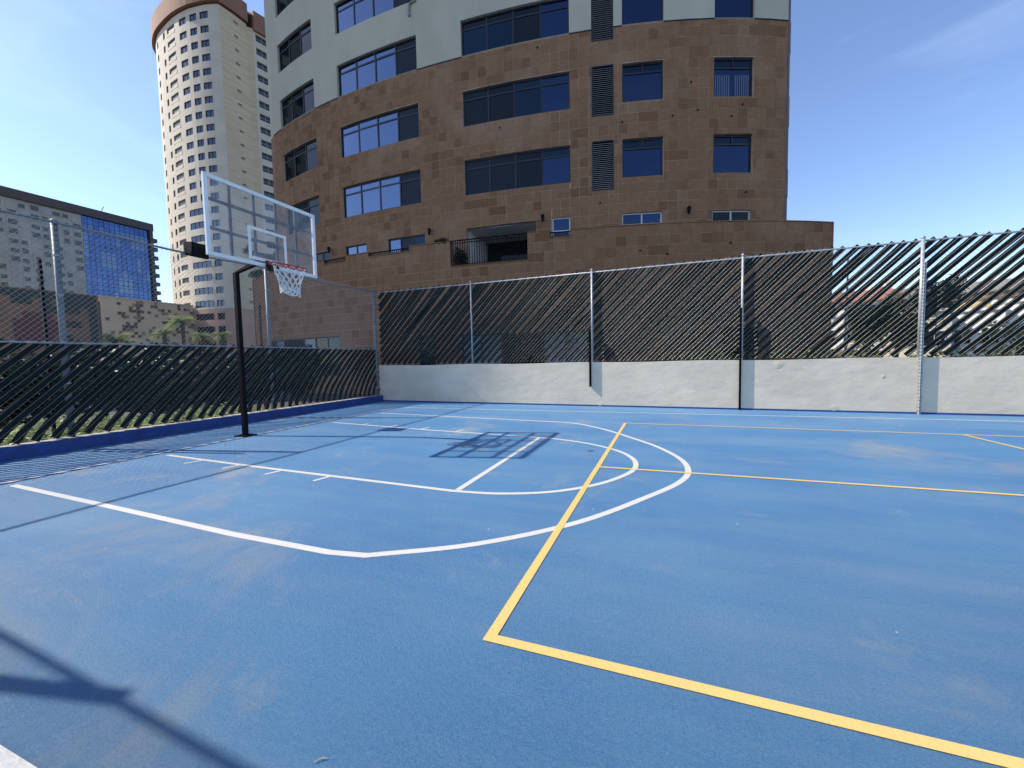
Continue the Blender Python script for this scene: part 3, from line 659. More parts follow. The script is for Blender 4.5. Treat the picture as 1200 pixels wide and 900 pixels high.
# stone cladding tiles ---------------------------------------------------
TP = 0.44
def rect_minus(r, hs):
    out = [r]
    for h in hs:
        nxt = []
        for (a, b, c, d_) in out:
            if h[1] <= a or h[0] >= b or h[3] <= c or h[2] >= d_: nxt.append((a, b, c, d_)); continue
            if h[0] > a: nxt.append((a, h[0], c, d_))
            if h[1] < b: nxt.append((h[1], b, c, d_))
            a2, b2 = max(a, h[0]), min(b, h[1])
            if h[2] > c: nxt.append((a2, b2, c, h[2]))
            if h[3] < d_: nxt.append((a2, b2, h[3], d_))
        out = nxt
    return [q for q in out if q[1] - q[0] > 0.05 and q[3] - q[2] > 0.05]
def tile_list(sa, sb, za, zb, hs, off):
    tl = []; z = za; row = 0
    while z < zb - 0.04:
        zt = min(z + TP, zb); s = sa
        while s < sb - 0.04:
            wv = TP
            if random.random() < 0.16: wv = TP * 2                   # some double-length stones
            st = min(s + wv, sb)
            for q in rect_minus((s, st, z, zt), [h for h in hs if h[0] < st and h[1] > s and h[2] < zt and h[3] > z]): tl.append((*q, off))
            s = st
        z = zt; row += 1
    return tl
PAR = [(1.0, 9.66, 7.2), (9.66, 11.3, 6.94), (11.3, 12.86, 7.2), (12.86, 15.35, 6.95), (15.35, 17.6, 7.2), (17.6, 21.37, 6.0), (21.37, 22.37, 7.22), (22.37, 23.27, 6.91), (23.27, 34.47, 7.2)]
gl = [(15.7, 16.65, 0.6, 2.78), (18.04, 24.03, -0.1, 2.72), (29.65, 31.18, 0.3, 2.70), (3.2, 10.6, 0.7, 2.95)]
tiles = tile_list(S0 + 0.01, S1 - 0.02, 7.2 - 2 * TP, ZB - 0.03, [h for h in holes], 0.0)
notch = [(a, b, t, 9.0) for a, b, t in PAR if t < 7.2]
ptiles = tile_list(1.0, 34.47, 7.2 - 17 * TP, 7.2, [g_[:4] for g_ in gl] + notch, 1.0)
allt = tiles + ptiles
camv = Vector((0, 0, 1.5))
def shown(t):
    c = BP.at((t[0] + t[1]) / 2, t[4], (t[2] + t[3]) / 2)
    if t[4] < 0.5 and c.z < 7.3: return -1
    if t[4] > 0.5 and c.z < 4.8: return -1              # behind the fence
    v = c - camv; dz = v.dot(fwd); 
    if abs(v.dot(right) / dz) > 1.26 or v.dot(-down) / dz > 0.95: return -1
    return (t[1] - t[0]) * (t[3] - t[2]) * abs(v.normalized().dot(BP.nrm((t[0] + t[1]) / 2))) / v.length ** 2
order = sorted(range(len(allt)), key=lambda i: -shown(allt[i])); big = set(order[:300])
def tile_geo(mb, t):
    a, b, c, d_, off = t; g_ = 0.011; pr = 0.000 + 0.008 * random.random(); e = 0.006
    a += g_; b -= g_; c += g_; d_ -= g_; base = off - 0.022; top = off + pr - 0.012
    mb.hexa([BP.at(a, top, c), BP.at(b, top, c), BP.at(b, base, c), BP.at(a, base, c), BP.at(a, top + random.uniform(-.003, .003), d_), BP.at(b, top + random.uniform(-.003, .003), d_), BP.at(b, base, d_), BP.at(a, base, d_)])
rest = MB(); tints = []
for i, t in enumerate(allt):
    if i in big:
        mb = MB(); tile_geo(mb, t); mb.build('stone_tile', m_stone, stone)
    else:
        tile_geo(rest, t); tints += [random.random()] * 8
ro = rest.build('stone_tiles', m_stone, bl); tag(ro, kind='stuff')
at_ = ro.data.attributes.new('tint', 'FLOAT', 'POINT'); at_.data.foreach_set('value', tints)
# podium / terrace parapet body
facade(BP, 1.0, 34.47, -0.3, 5.9, gl, 0.98, 0.25).build('terrace_wall', m_mortar, bl)
for a, b, t in PAR: facade(BP, a, b, 5.9, t, [], 0.98, 0.25).build('terrace_wall', m_mortar, bl)
for a, b, t in PAR:
    mb = MB(); cbox(mb, BP, a, b, t, t + 0.035, 0.72, 1.03); mb.build('coping', m_stone, bl)
mb = MB()
for a, b, t in PAR: cbox(mb, BP, a, b, 5.0, t, 0.70, 0.72)
mb.build('terrace_inner_wall', m_mortar, bl)
mb = MB(); cbox(mb, BP, 1.0, 34.47, 5.80, 5.98, -0.02, 0.70); mb.build('terrace_floor', m_mortar, bl)
for s_ in (1.0, 34.47):
    p = BP.at(s_, 1.03); n_ = BP.nrm(s_); t_ = Vector((-n_.y, n_.x, 0)); mb = MB()
    e_ = p - n_ * 9; sg = 0.02; mb.hexa([(p.x - sg, p.y, -0.3), (p.x + sg, p.y, -0.3), (e_.x + sg, e_.y, -0.3), (e_.x - sg, e_.y, -0.3), (p.x - sg, p.y, 7.23), (p.x + sg, p.y, 7.23), (e_.x + sg, e_.y, 7.23), (e_.x - sg, e_.y, 7.23)]); mb.build('terrace_side_wall', m_stone, bl)
for i, g_ in enumerate(gl):
    nc = [1, 6, 2, 7][i]; window(BP, g_[0], g_[1], g_[2], g_[3], nc, 0.0, 0.84, [[m_dark], [m_frost, m_frost, m_dark, m_dark, m_frost, m_frost], [m_murk, m_dark], [m_murk, m_frost, m_dark]][i], bl, m_frame, 0.06)
# railings in the parapet notches
def railing(a, b, z0, z1, off, gap=0.12, r=0.018):
    mb = MB(); cbox(mb, BP, a, b, z1 - 0.05, z1, off - 0.02, off + 0.025, 0.8); o = mb.build('railing', m_black, bl)
    for lo_ in [z0 + 0.02] + ([z1 - 0.16] if z1 - z0 > 0.6 else []):
        mb = MB(); cbox(mb, BP, a, b, lo_, lo_ + 0.03, off - 0.015, off + 0.015, 0.8); mb.build('rail', m_black, o)
    n_ = int((b - a) / gap); mb = MB(); mb.tube([(0, 0, 0), (0, 0, z1 - 0.045 - z0)], r, 5); bm_ = mb.mesh('baluster', m_black)
    for k in range(n_ + 1):
        q = a + 0.02 + (b - a - 0.04) * k / n_; bo = link('baluster', bm_, o); bo.location = BP.at(q, off, z0)
railing(9.66, 11.3, 6.975, 7.17, 0.95); railing(12.86, 15.35, 6.985, 7.17, 0.95); railing(17.6, 21.37, 6.04, 7.24, 0.95); railing(22.37, 23.27, 6.945, 7.17, 0.95)
# wall lanterns
for q, z in ((16.04, 8.08), (21.95, 8.1), (9.08, 8.02), (28.49, 8.0)):
    c = BP.at(q, 0.16, z); n_ = BP.nrm(q); mb = MB()
    mb.tube([c + Vector((0, 0, -0.16)), c + Vector((0, 0, -0.12)), c + Vector((0, 0, 0.08)), c + Vector((0, 0, 0.12)), c + Vector((0, 0, 0.2))], [0.03, 0.06, 0.085, 0.1, 0.01], 6)
    lo = mb.build('wall_lantern', m_black, bl); mb = MB(); mb.bar(c + Vector((0, 0, 0.14)), c - n_ * 0.14 + Vector((0, 0, 0.05)), 0.025); mb.build('lantern_bracket', m_black, lo)
# rain spout on the pale wall
mb = MB(); c = BP.at(15.2, 0.05, 19.0); mb.tube([BP.at(15.6, 0.05, 19.55), BP.at(15.25, 0.05, 19.5), BP.at(15.2, 0.05, 19.4), BP.at(15.2, 0.05, 18.9)], 0.05, 8); mb.build('rain_spout', mat('spout_paint', (0.25, 0.25, 0.22), 0.7), bl)
# small pipe stubs in the stone
mb = MB()
for q, z in ((28.6, 13.6), (30.4, 12.1), (28.9, 12.4), (30.9, 12.6), (27.8, 12.2), (25.6, 12.1), (24.6, 8.6), (29.9, 6.3), (26.2, 6.1), (27.3, 5.9), (31.1, 8.8), (19.9, 12.6), (21.8, 15.9)):
    mb.tube([BP.at(q, 1.0 if z < 7.1 else 0.0, z), BP.at(q, 1.06 if z < 7.1 else 0.06, z)], 0.035, 8)
mb.build('vent_stubs', m_black, bl)

# ------------------------------------------------------------------ cream tower far left
tplan = [(-128.5, 97), (-131.5, 90), (-132.5, 84), (-131.6, 79.5), (-129.5, 76.4), (-126.6, 74.4), (-122.7, 72.65), (-118, 71.4), (-112.5, 70.45), (-107.8, 70.2), (-104.4, 70.5), (-101, 71.15), (-98.9, 71.95)]
def dense(pl, n=5): return catmull(pl, n)
m_cream = mat('cream_concrete', (0.54, 0.485, 0.39), 0.85, 0.10, 0.25)
m_tan = mat('tan_board_concrete', (0.56, 0.45, 0.30), 0.9, 0.16, 0.5, stretch=(0.3, 0.3, 3.0))
m_terr = mat('terracotta_render', (0.25, 0.125, 0.078), 0.85, 0.15, 0.2)
m_peach = mat('peach_render', (0.44, 0.27, 0.185), 0.85, 0.12, 0.2)
m_twin = mat('tower_glass', (0.075, 0.082, 0.10), 0.08, metal=0.8)
m_tdark = mat('tower_dark_recess', (0.025, 0.025, 0.028), 0.5)
def cream_tower(name, label, xf, floors, full=True):
    tw = empty(name, label, 'tower')
    TPth = Path([xf(*p) for p in dense(tplan)]); RPt = Path([xf(*p) for p in ((-98.9, 71.95), (-98.45, 75), (-98.4, 78.5))]); SP = Path([xf(*p) for p in ((-98.4, 78.5), (-97.6, 79.6))]); SL = Path([xf(*p) for p in ((-97.6, 79.6), (-97.2, 81.2), (-96.6, 83.5), (-95.5, 90))]); BK = Path([xf(*p) for p in ((-95.5, 90), (-97, 104), (-128.5, 97))])
    ZT, ZP = 86.0, 15.3
    oc = []; pr = []
    for k in range(floors):
        zt = 84.6 - 3.2 * k; zb = zt - 1.6
        if zb < 0.5: break
        if zt > 42: cl = [(28.9, 30.3, 'w'), (34.05, 35.2, 'w'), (36.5, 40.4, 'b'), (42.45, 45.1, 'w'), (46.3, 48.4, 'w'), (49.3, 51.6, 'w')]
        else: cl = [(24.5, 25.4, 'w'), (30.4, 31.5, 'w'), (33.6, 34.8, 'w'), (35.8, 39.5, 'b'), (41.8, 48.2, 'w'), (49.2, 51.35, 'w')]
        for a, b, kd in cl:
            oc.append((a, b, zb - (0.45 if kd == 'b' else 0), zt, kd))
        pr.append((zb, zt))
    hl = [h[:4] for h in oc]
    facade(TPth, 0, TPth.S[-1], ZP, ZT, [h for h in hl if h[2] > ZP], 0, 0.35, 2.0).build('curved_wall', m_cream, tw)
    facade(TPth, 0, TPth.S[-1], -0.25, ZP, [h for h in hl if h[3] < ZP], 0.05, 0.35, 2.0).build('base_wall', m_peach, tw)
    sh = {}
    for a, b, z0, z1, kd in oc:
        key = (a, b, kd)
        if key not in sh:
            mb = MB(); W2 = (b - a) / 2; Hh = z1 - z0
            if kd == 'b': mb.box((-W2, -0.05, 0.0), (W2, 0.05, Hh)); mt = m_tdark
            else: mb.box((-W2, -0.05, 0), (W2, 0.05, Hh)); mt = m_twin
            me = mb.mesh('window_pane', mt); mb = MB()
            if kd == 'b': mb.box((-W2, 0.05, 0), (W2, 0.30, 0.75)); mf = m_cream
            else:
                mb.box((-0.05, 0.05, 0), (0.05, 0.12, Hh)); mb.box((-W2, 0.05, 0), (-W2 + 0.09, 0.12, Hh)); mb.box((W2 - 0.09, 0.05, 0), (W2, 0.12, Hh)); mb.box((-W2 + .09, 0.05, Hh - 0.1), (-0.05, 0.12, Hh)); mb.box((0.05, 0.05, Hh - 0.1), (W2 - .09, 0.12, Hh))
                if W2 > 2: mb.box((-W2 / 2 - .05, 0.05, 0), (-W2 / 2 + .05, 0.12, Hh - .1)); mb.box((W2 / 2 - .05, 0.05, 0), (W2 / 2 + .05, 0.12, Hh - .1))
                mf = m_frame
            sh[key] = (me, mb.mesh('window_bars', mf))
        me, mf = sh[key]; q = (a + b) / 2; n_ = TPth.nrm(q); p = TPth.at(q, -0.28, z0)
        ang = math.atan2(n_.y, n_.x) - math.pi / 2
        o = link('window', me, tw); o.location = p; o.rotation_euler = (0, 0, ang)
        link('balustrade' if kd == 'b' else 'window_frame', mf, o)
    # flat side with little black vents
    vh = [(3.25, 4.3, zt - 0.6, zt - 0.05) for zb, zt in pr]
    facade(RPt, 0, RPt.S[-1], ZP, ZT, vh, 0, 0.3, 2.0).build('side_wall', m_tan, tw)
    facade(RPt, 0, RPt.S[-1], -0.25, ZP, [], 0.03, 0.3, 2.0).build('side_base_wall', m_peach, tw)
    mb = MB()
    for h in vh: cbox(mb, RPt, h[0], h[1], h[2], h[3], -0.34, -0.30)
    mb.build('vent_panels', m_tdark, tw)
    mb = MB(); 
    for z in np.arange(ZP + 1.6, ZT, 3.2): cbox(mb, RPt, 0.02, RPt.S[-1] - 0.02, z, z + 0.14, -0.02, 0.05, 3)
    tag(mb.build('floor_bands', m_cream, tw), kind='stuff')
    facade(SP, 0, SP.S[-1], -0.25, ZT - 0.5, [], 0, 0.1).build('side_wall', m_tan, tw)
    sl = [(0.55, 3.6, zb - 0.1, zt - 0.1) for zb, zt in pr if zb > 1] + [(4.6, 5.0, zb + .6, zt - 0.2) for zb, zt in pr if zb > 1]
    facade(SL, 0, SL.S[-1], ZP, ZT - 1, [h for h in sl if h[2] > ZP], 0, 0.4, 2.0).build('slab_wall', m_cream, tw)
    facade(SL, 0, SL.S[-1], -0.25, ZP, [], 0.02, 0.4, 2.0).build('slab_base_wall', m_peach, tw)
    mk = None
    for h in sl:
        if h[2] < ZP: continue
        mb = MB(); cbox(mb, SL, h[0], h[1], h[2], h[3], -0.45, -0.36); o = mb.build('window', m_tdark, tw)
        if h[1] - h[0] > 1: mb = MB(); cbox(mb, SL, h[0], h[1], h[2] + 0.75, h[2] + 0.82, -0.34, -0.30); cbox(mb, SL, (h[0] + h[1]) / 2 - .04, (h[0] + h[1]) / 2 + .04, h[2], h[3], -0.34, -.3); mb.build('balcony_rail', m_galv, o)
    facade(BK, 0, BK.S[-1], -0.25, ZT, [], 0, 0.1, 8).build('back_wall', m_cream, tw)
    # terracotta crown overhanging the top
    mb = MB()
    cbox(mb, TPth, 0, TPth.S[-1], ZT + 0.3, ZT + 4.6, -0.5, 0.75, 2.0); mb.build('cornice', m_terr, tw)
    mb = MB(); cbox(mb, RPt, 0.0, RPt.S[-1], ZT + 0.32, ZT + 4.6, -0.5, 0.6, 2.0); cbox(mb, SL, 0, SL.S[-1], ZT - 1.0, ZT + 3.6, -0.5, 0.6, 2); mb.build('cornice', m_terr, tw)
    mb = MB(); mb.prism([xf(*p) for p in tplan + [(-98.4, 78.5), (-95.5, 90), (-97, 104)]], ZT + 3.0, ZT + 3.4); mb.build('roof', m_cream, tw)
    return tw
cream_tower('apartment_tower', 'tall cream apartment tower with a curved front and terracotta crown', lambda x, y: (x, y), 27)

# the taller neighbour that stands outside the picture on the sun's side and shades the stone building
nb = empty('neighbour_tower', 'plain tall cream apartment slab standing beyond the fence towards the sun', 'tower')
nx0, nx1, ny0, ny1 = -88.0, -72.0, -1.75, 23.0
NP = Path([(nx1, ny0), (nx1, ny1)]); NHT = 112.0
hs = [(a, a + 2.2, z, z + 1.7) for a in (2.2, 6.8, 11.4, 16.0, 20.6) for z in np.arange(3.0, NHT - 3, 3.3)]
facade(NP, 0, NP.S[-1], -0.25, NHT, hs, 0, 0.3, 5).build('wall', m_cream, nb)
mb = MB(); mb.box((-0.4, 0, 0), (-0.3, 2.2, 1.7)); nwm = mb.mesh('window', m_twin)
for h in hs: o = link('window', nwm, nb); o.location = (nx1, ny0 + h[0], h[2])
mb = MB(); mb.quad((nx1, ny0, -.25), (nx1, ny0, NHT), (nx0, ny0, NHT), (nx0, ny0, -.25)); mb.quad((nx0, ny1, -.25), (nx0, ny1, NHT), (nx1, ny1, NHT), (nx1, ny1, -.25)); mb.quad((nx0, ny0, -.25), (nx0, ny0, NHT), (nx0, ny1, NHT), (nx0, ny1, -.25)); mb.quad((nx0, ny0, NHT), (nx1, ny0, NHT), (nx1, ny1, NHT), (nx0, ny1, NHT)); mb.build('rear_walls', m_cream, nb)

# ------------------------------------------------------------------ blue glass office block
ob = empty('office_block', 'long office block with blue glass front, one half a modelled grey reflection, under a dark roof band', 'building')
XB = -200.0; yb0, ysplit, yb1 = 52.0, 89.2, 110.0; zb0, zb1 = 27.2, 57.0
m_bl1 = mat('office_blue_glass', (0.055, 0.095, 0.21), 0.06, 0.3, 0.25, metal=0.9); m_bl2 = mat('office_light_blue_glass', (0.10, 0.14, 0.22), 0.08, metal=0.85)
m_refl = mat('office_reflection_grey', (0.25, 0.27, 0.26), 0.35, 0.22, 0.22); m_reflwin = mat('office_reflection_dark', (0.045, 0.05, 0.055), 0.15)
m_bmul = mat('office_mullion', (0.035, 0.055, 0.12), 0.4)
mb = MB(); mb.box((XB - 18, yb0, -0.25), (XB - 0.15, yb1, zb1)); mb.build('body', m_bmul, ob)
nr, ncb = 10, 13; dz = (zb1 - zb0) / nr; dy = (yb1 - ysplit) / ncb
pm = MB(); pm.box((0, 0.10, 0.10), (0.12, dy - 0.10, dz * 0.60)); pm.box((0, 0.10, dz * 0.66), (0.12, dy - 0.10, dz - 0.08)); me1 = pm.mesh('blue_pane', m_bl1); me2 = me1.copy(); me2.materials.clear(); me2.materials.append(m_bl2)
for r in range(nr):
    for c in range(ncb):
        lt = (c in (3, 4, 5) and r in (4, 5)) or (c in (6, 7, 8) and r in (1, 2)) or random.random() < 0.10 or (r == nr - 2 and c > 5)
        o = link('glass_panel', me2 if lt else me1, ob); o.location = (XB - 0.15, ysplit + c * dy, zb0 + r * dz); o.rotation_euler = (0, 0, 0.0)
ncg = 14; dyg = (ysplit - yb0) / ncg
pg = MB(); pg.box((0, 0.02, 0.02), (0.13, dyg - 0.02, dz - 0.02)); mg = pg.mesh('grey_reflection', m_refl)  # another building's reflection in the glass, modelled as grey panels
pw = MB(); pw.box((0.13, 0.35, 0.55), (0.16, dyg - 0.35, dz - 0.75)); mw = pw.mesh('reflected_window', m_reflwin)
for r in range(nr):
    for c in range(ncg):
        o = link('reflection_panel', mg, ob); o.location = (XB - 0.15, yb0 + c * dyg, zb0 + r * dz)
        if (c * 7 + r // 3) % 3 != 1: q = link('window', mw, o); q.scale = (1, 1.0 if c % 2 else 0.75, 0.8 if random.random() < 0.4 else 1)  # windows of the reflected building, modelled as dark boxes
mb = MB(); mb.box((XB - 19, yb0 - 1, zb1), (XB + 1.0, yb1 + 1.4, zb1 + 2.9)); m_fas = mat('office_roof_band', (0.045, 0.042, 0.045), 0.6, 0.15, 0.2); mb.build('roof_band', m_fas, ob)
mb = MB()
for k in range(6):
    a0, a1 = rad(90 * k / 6), rad(90 * (k + 1) / 6)
mb.box((XB - 18, yb1, 10), (XB + 0.9, yb1 + 1.2, zb1)); mb.build('end_wall', m_fas, ob)
for r in range(9):
    mb = MB(); z = zb0 - 3 + r * 3.6; mb.box((XB - 14, yb1 + 1.2, z), (XB - 0.5, yb1 + 3.4, z + 1.5)); mb.build('balcony', m_fas, ob)
mb = MB(); mb.tube([(XB - 3, 96, zb1 + 2.8), (XB - 3, 97.5, zb1 + 6)], 0.12, 5); mb.build('antenna', m_galv, ob)

# ------------------------------------------------------------------ mosaic podium buildings
XM = -112.0
def podium(name, label, y0, y1, z1, wallm, cells):
    t = empty(name, label, 'building'); mb = MB(); mb.box((XM - 14, y0, -0.25), (XM, y1, z1)); mb.build('wall', wallm, t)
    cs = {}
    for (c, r, s, mt) in cells:
        key = (s, mt.name)
        if key not in cs: q = MB(); q.box((0, 0.02, 0.02), (0.10, s - 0.02, s - 0.02)); cs[key] = q.mesh('mosaic_square', mt)
        y, z = y0 + c * s, z1 - (r + 1) * s
        if y + s > y1 or z < 0: continue
        o = link('mosaic_square', cs[key], t); o.location = (XM, y, z)
    mb = MB(); mb.box((XM - 14.2, y0 - .05, z1), (XM + 0.15, y1 + .05, z1 + 0.25)); mb.build('roof_edge', wallm, t); return t
m_sand = mat('sand_render', (0.60, 0.45, 0.285), 0.85, 0.10, 0.2); m_brn = mat('brown_mosaic', (0.13, 0.075, 0.045), 0.7); m_dgr = mat('dark_green_mosaic', (0.030, 0.036, 0.030), 0.6); m_mar = mat('maroon_mosaic', (0.115, 0.04, 0.038), 0.7); m_tan2 = mat('tan_mosaic', (0.29, 0.185, 0.105), 0.8)
rr = random.Random(3); cells = []; used = set()
while len(cells) < 120:
    c, r = int(rr.random() * 26), int(min(16, rr.random() * 16))
    if c < 1: continue
    if rr.random() < 0.35 and cells: b = rr.choice(cells); c, r = b[0] + rr.choice((-1, 1)), b[1] + rr.choice((-1, 0, 1))
    if (c, r) in used or c < 1 or r < 0 or c > 25 or (c < 4 and rr.random() < .8): continue
    used.add((c, r)); cells.append((c, r, 0.70, m_tan2 if rr.random() < 0.35 else m_brn))
podium('mosaic_hall', 'sand coloured windowless hall dotted with brown squares behind the palms', 51.9, 70.2, 16.3, m_sand, cells)
cells = []
for c in range(15):
    for r in range(9):
        e = ((c - 7.6) / 2.6) ** 2 + ((r - 4.6) / 1.9) ** 2
        if e < 1: cells.append((c, r, 1.35, m_mar))
        elif r == 0 or (r == 1 and rr.random() < 0.75) or (r == 2 and rr.random() < 0.35) or c >= 14 or (c in (11, 12) and rr.random() < 0.35): cells.append((c, r, 1.35, m_dgr))
podium('terracotta_hall', 'terracotta hall with dark green and maroon square mosaic under the office block', 31.0, 51.6, 16.2, mat('brown_hall_render', (0.20, 0.125, 0.08), 0.85, 0.2, 0.3), cells)

# ------------------------------------------------------------------ vegetation
def leaves(mb, c, R, n, size, rnd, shell=0.55):
    for _ in range(n):
        v = Vector((rnd.gauss(0, 1), rnd.gauss(0, 1), rnd.gauss(0, 1))).normalized(); k = shell + (1 - shell) * rnd.random() if rnd.random() < 0.8 else rnd.random()
        p = Vector((c[0] + v.x * R[0] * k, c[1] + v.y * R[1] * k, c[2] + v.z * R[2] * k))
        a = Vector((rnd.gauss(0, 1), rnd.gauss(0, 1), rnd.gauss(0, .6))).normalized(); b = a.cross(Vector((rnd.gauss(0, 1), rnd.gauss(0, 1), rnd.gauss(0, 1)))).normalized(); s = size * (0.6 + 0.8 * rnd.random())
        mb.quad(p - a * s, p - b * s * 0.45, p + a * s, p + b * s * 0.45)
lf_dark = leaf_mat('dark_leaves', (0.010, 0.020, 0.008), (0.026, 0.045, 0.016), 0.12); lf_mid = leaf_mat('green_leaves', (0.06, 0.105, 0.03), (0.13, 0.19, 0.06), 0.3); lf_lite = leaf_mat('light_leaves', (0.12, 0.18, 0.04), (0.30, 0.36, 0.12), 0.35); lf_palm = leaf_mat('palm_leaves', (0.18, 0.25, 0.06), (0.32, 0.38, 0.13), 0.45)
m_bark = mat('bark', (0.10, 0.075, 0.055), 0.9, 0.3, 8, 0.5, 12)
def shrub(x, y, z, rx, ry, rz, mt, n, size, seed, label, name='shrub', group=None):
    rnd = random.Random(seed); t = empty(name, label, 'shrub', group); mb = MB()
    for k in range(6):
        leaves(mb, (x + rnd.uniform(-.55, .55) * rx, y + rnd.uniform(-.55, .55) * ry, z + rz * (0.75 + rnd.uniform(-.25, .35))), (rx * 0.6, ry * 0.6, rz * 0.6), n // 6, size, rnd)
    mb.build('foliage', mt, t); mb = MB()
    for k in range(4): mb.tube([(x, y, z), (x + rnd.uniform(-.4, .4) * rx, y + rnd.uniform(-.4, .4) * ry, z + rz)], [0.04, 0.012], 5)
    mb.build('stem', m_bark, t); return t
def tree(x, y, z, h, r, mt, seed, label, n=2600, size=0.22):
    rnd = random.Random(seed); t = empty('tree', label, 'tree'); mb = MB(); mb.tube([(x, y, z), (x + .1, y, z + h * .35), (x - .05, y + .1, z + h * .7)], [0.22, 0.16, 0.07], 8)
    cl = []
    for k in range(9):
        a = rnd.random() * 6.28; d_ = r * rnd.uniform(.25, .75); c = (x + d_ * math.cos(a), y + d_ * math.sin(a), z + h * rnd.uniform(.5, .9)); cl.append(c); mb.tube([(x, y, z + h * .4), c], [0.09, 0.02], 5)
    mb.build('trunk', m_bark, t); mb = MB()
    for c in cl: leaves(mb, c, (r * .5, r * .5, h * .2), n // 9, size, rnd)
    mb.build('crown', mt, t); return t
def palm(x, y, h, r, seed, label):
    rnd = random.Random(seed); t = empty('palm_tree', label, 'palm tree', 'palms in front of the mosaic hall'); mb = MB()
    mb.tube([(x, y, -.25), (x + .1, y, h * .5), (x + .05, y + .05, h)], [0.26, 0.2, 0.24], 8); mb.build('trunk', m_bark, t); mb = MB()
    for k in range(34):
        a = rnd.random() * 6.28; el = rnd.uniform(-0.5, 1.3); L_ = r * rnd.uniform(.8, 1.1); dr = Vector((math.cos(a), math.sin(a), 0)); pts = []
        for i in range(6):
            q = i / 5; pts.append(Vector((x, y, h)) + dr * (L_ * q * math.cos(el * (1 - .3 * q))) + Vector((0, 0, L_ * (q * math.sin(el) - 0.55 * q * q))))
        sd_ = dr.cross(Vector((0, 0, 1)))
        for i in range(1, 6):
            p = pts[i]; ln = r * 0.32 * (1.1 - abs(i / 5 - .5))
            for s in (-1, 1):
                for e in (0, .33, .66):
                    b = pts[i - 1].lerp(p, e); tip = b + sd_ * s * ln + dr * ln * .5 - Vector((0, 0, ln * .35)); mb.tri(b, b + dr * .12 * r * .4, tip)
    mb.build('crown', lf_palm, t)
for x, y, h, r, s, lab in ((-60, 28.9, 4.6, 2.0, 1, 'broad bushy palm low on the edge of the sand hall nearest the terracotta hall'), (-60, 33.9, 5.6, 1.7, 2, 'palm of middle height beside the tallest palm, against the dotted hall'), (-60, 36.1, 7.3, 2.0, 3, 'tallest palm standing where the dotted hall meets the cream tower'), (-60, 38.6, 5.5, 1.5, 4, 'short palm before the base of the cream tower beside the tallest palm'), (-60, 41.3, 5.7, 1.5, 5, 'short palm before the base of the cream tower, next to the hoop pole')): palm(x, y, h, r, s, lab)

# planting strip behind the left fence
mb = MB(); mb.box((-14.0, -9, -0.24), (FX - 0.13, 12.6, 0.10)); tag(mb.build('planting_bed', m_soil), kind='structure')
rnd = random.Random(11); mb = MB()
for _ in range(15000):
    y = rnd.uniform(-1.5, 9.5); x = rnd.uniform(-13.6, FX - 0.15); hh = 0.10 + rnd.random() * (0.32 if y < 6.6 else 0.22) * (0.6 + 0.4 * math.sin(y * 2.1 + x * 1.7))
    if y > 6.6 and rnd.random() < (y - 6.6) / 3.2: continue
    a = rnd.random() * 6.28; s = 0.035 + 0.035 * rnd.random(); p = Vector((x, y, hh)); u = Vector((math.cos(a), math.sin(a), rnd.uniform(-.2, .6))) * s; v = Vector((-math.sin(a), math.cos(a), rnd.uniform(-.3, .3))) * s * .5
    mb.quad(p - u, p - v, p + u, p + v)
tag(mb.build('ground_cover', lf_lite), 'low light green ground cover growing along the kerb behind the slats', 'ground cover', kind='stuff')
hg = 'dark shrubs behind the lower slats'
for i, y in enumerate(np.arange(0.3, 14.5, 1.7)): shrub(-15.6 - 0.6 * (i % 2), y, -0.2, 1.2, 1.45, 1.35 + 0.3 * ((i * 7) % 3) / 2, lf_dark, 3000, 0.10, 40 + i, 'dark leafy shrub in the row behind the lower fence slats', group=hg)
# potted-looking plants on the stone parapet
for i, (q, zz, rx) in enumerate(((17.1, 7.1, 0.42), (1.9, 7.2, 0.9))):
    p = BP.at(q, 0.86); shrub(p.x, p.y, zz, rx, 0.25, 0.22 if i == 0 else 0.4, lf_dark if i == 0 else lf_mid, 260 if i == 0 else 600, 0.07, 70 + i, ('sparse plant on the stone parapet beside the loggia railing', 'trailing shrub over the end of the stone parapet behind the hoop')[i])
p = BP.at(17.95, 0.6); shrub(p.x, p.y, 5.98, 0.3, 0.3, 0.62, lf_dark, 260, 0.09, 75, 'slim dark plant standing inside the loggia railing')
# creepers behind the back fence on the right
vg = 'creepers along the foot of the slatted fence'
for i, X in enumerate((0.4, 1.3, 2.2, 3.1, 4.0, 4.9, 6.3, 7.4)): shrub(X, 13.45, 0.9, 0.65, 0.3, 0.42 + 0.12 * (i % 3), lf_mid, 420, 0.05, 80 + i, 'straggling green creeper behind the foot of the slatted fence', 'creeper', vg)

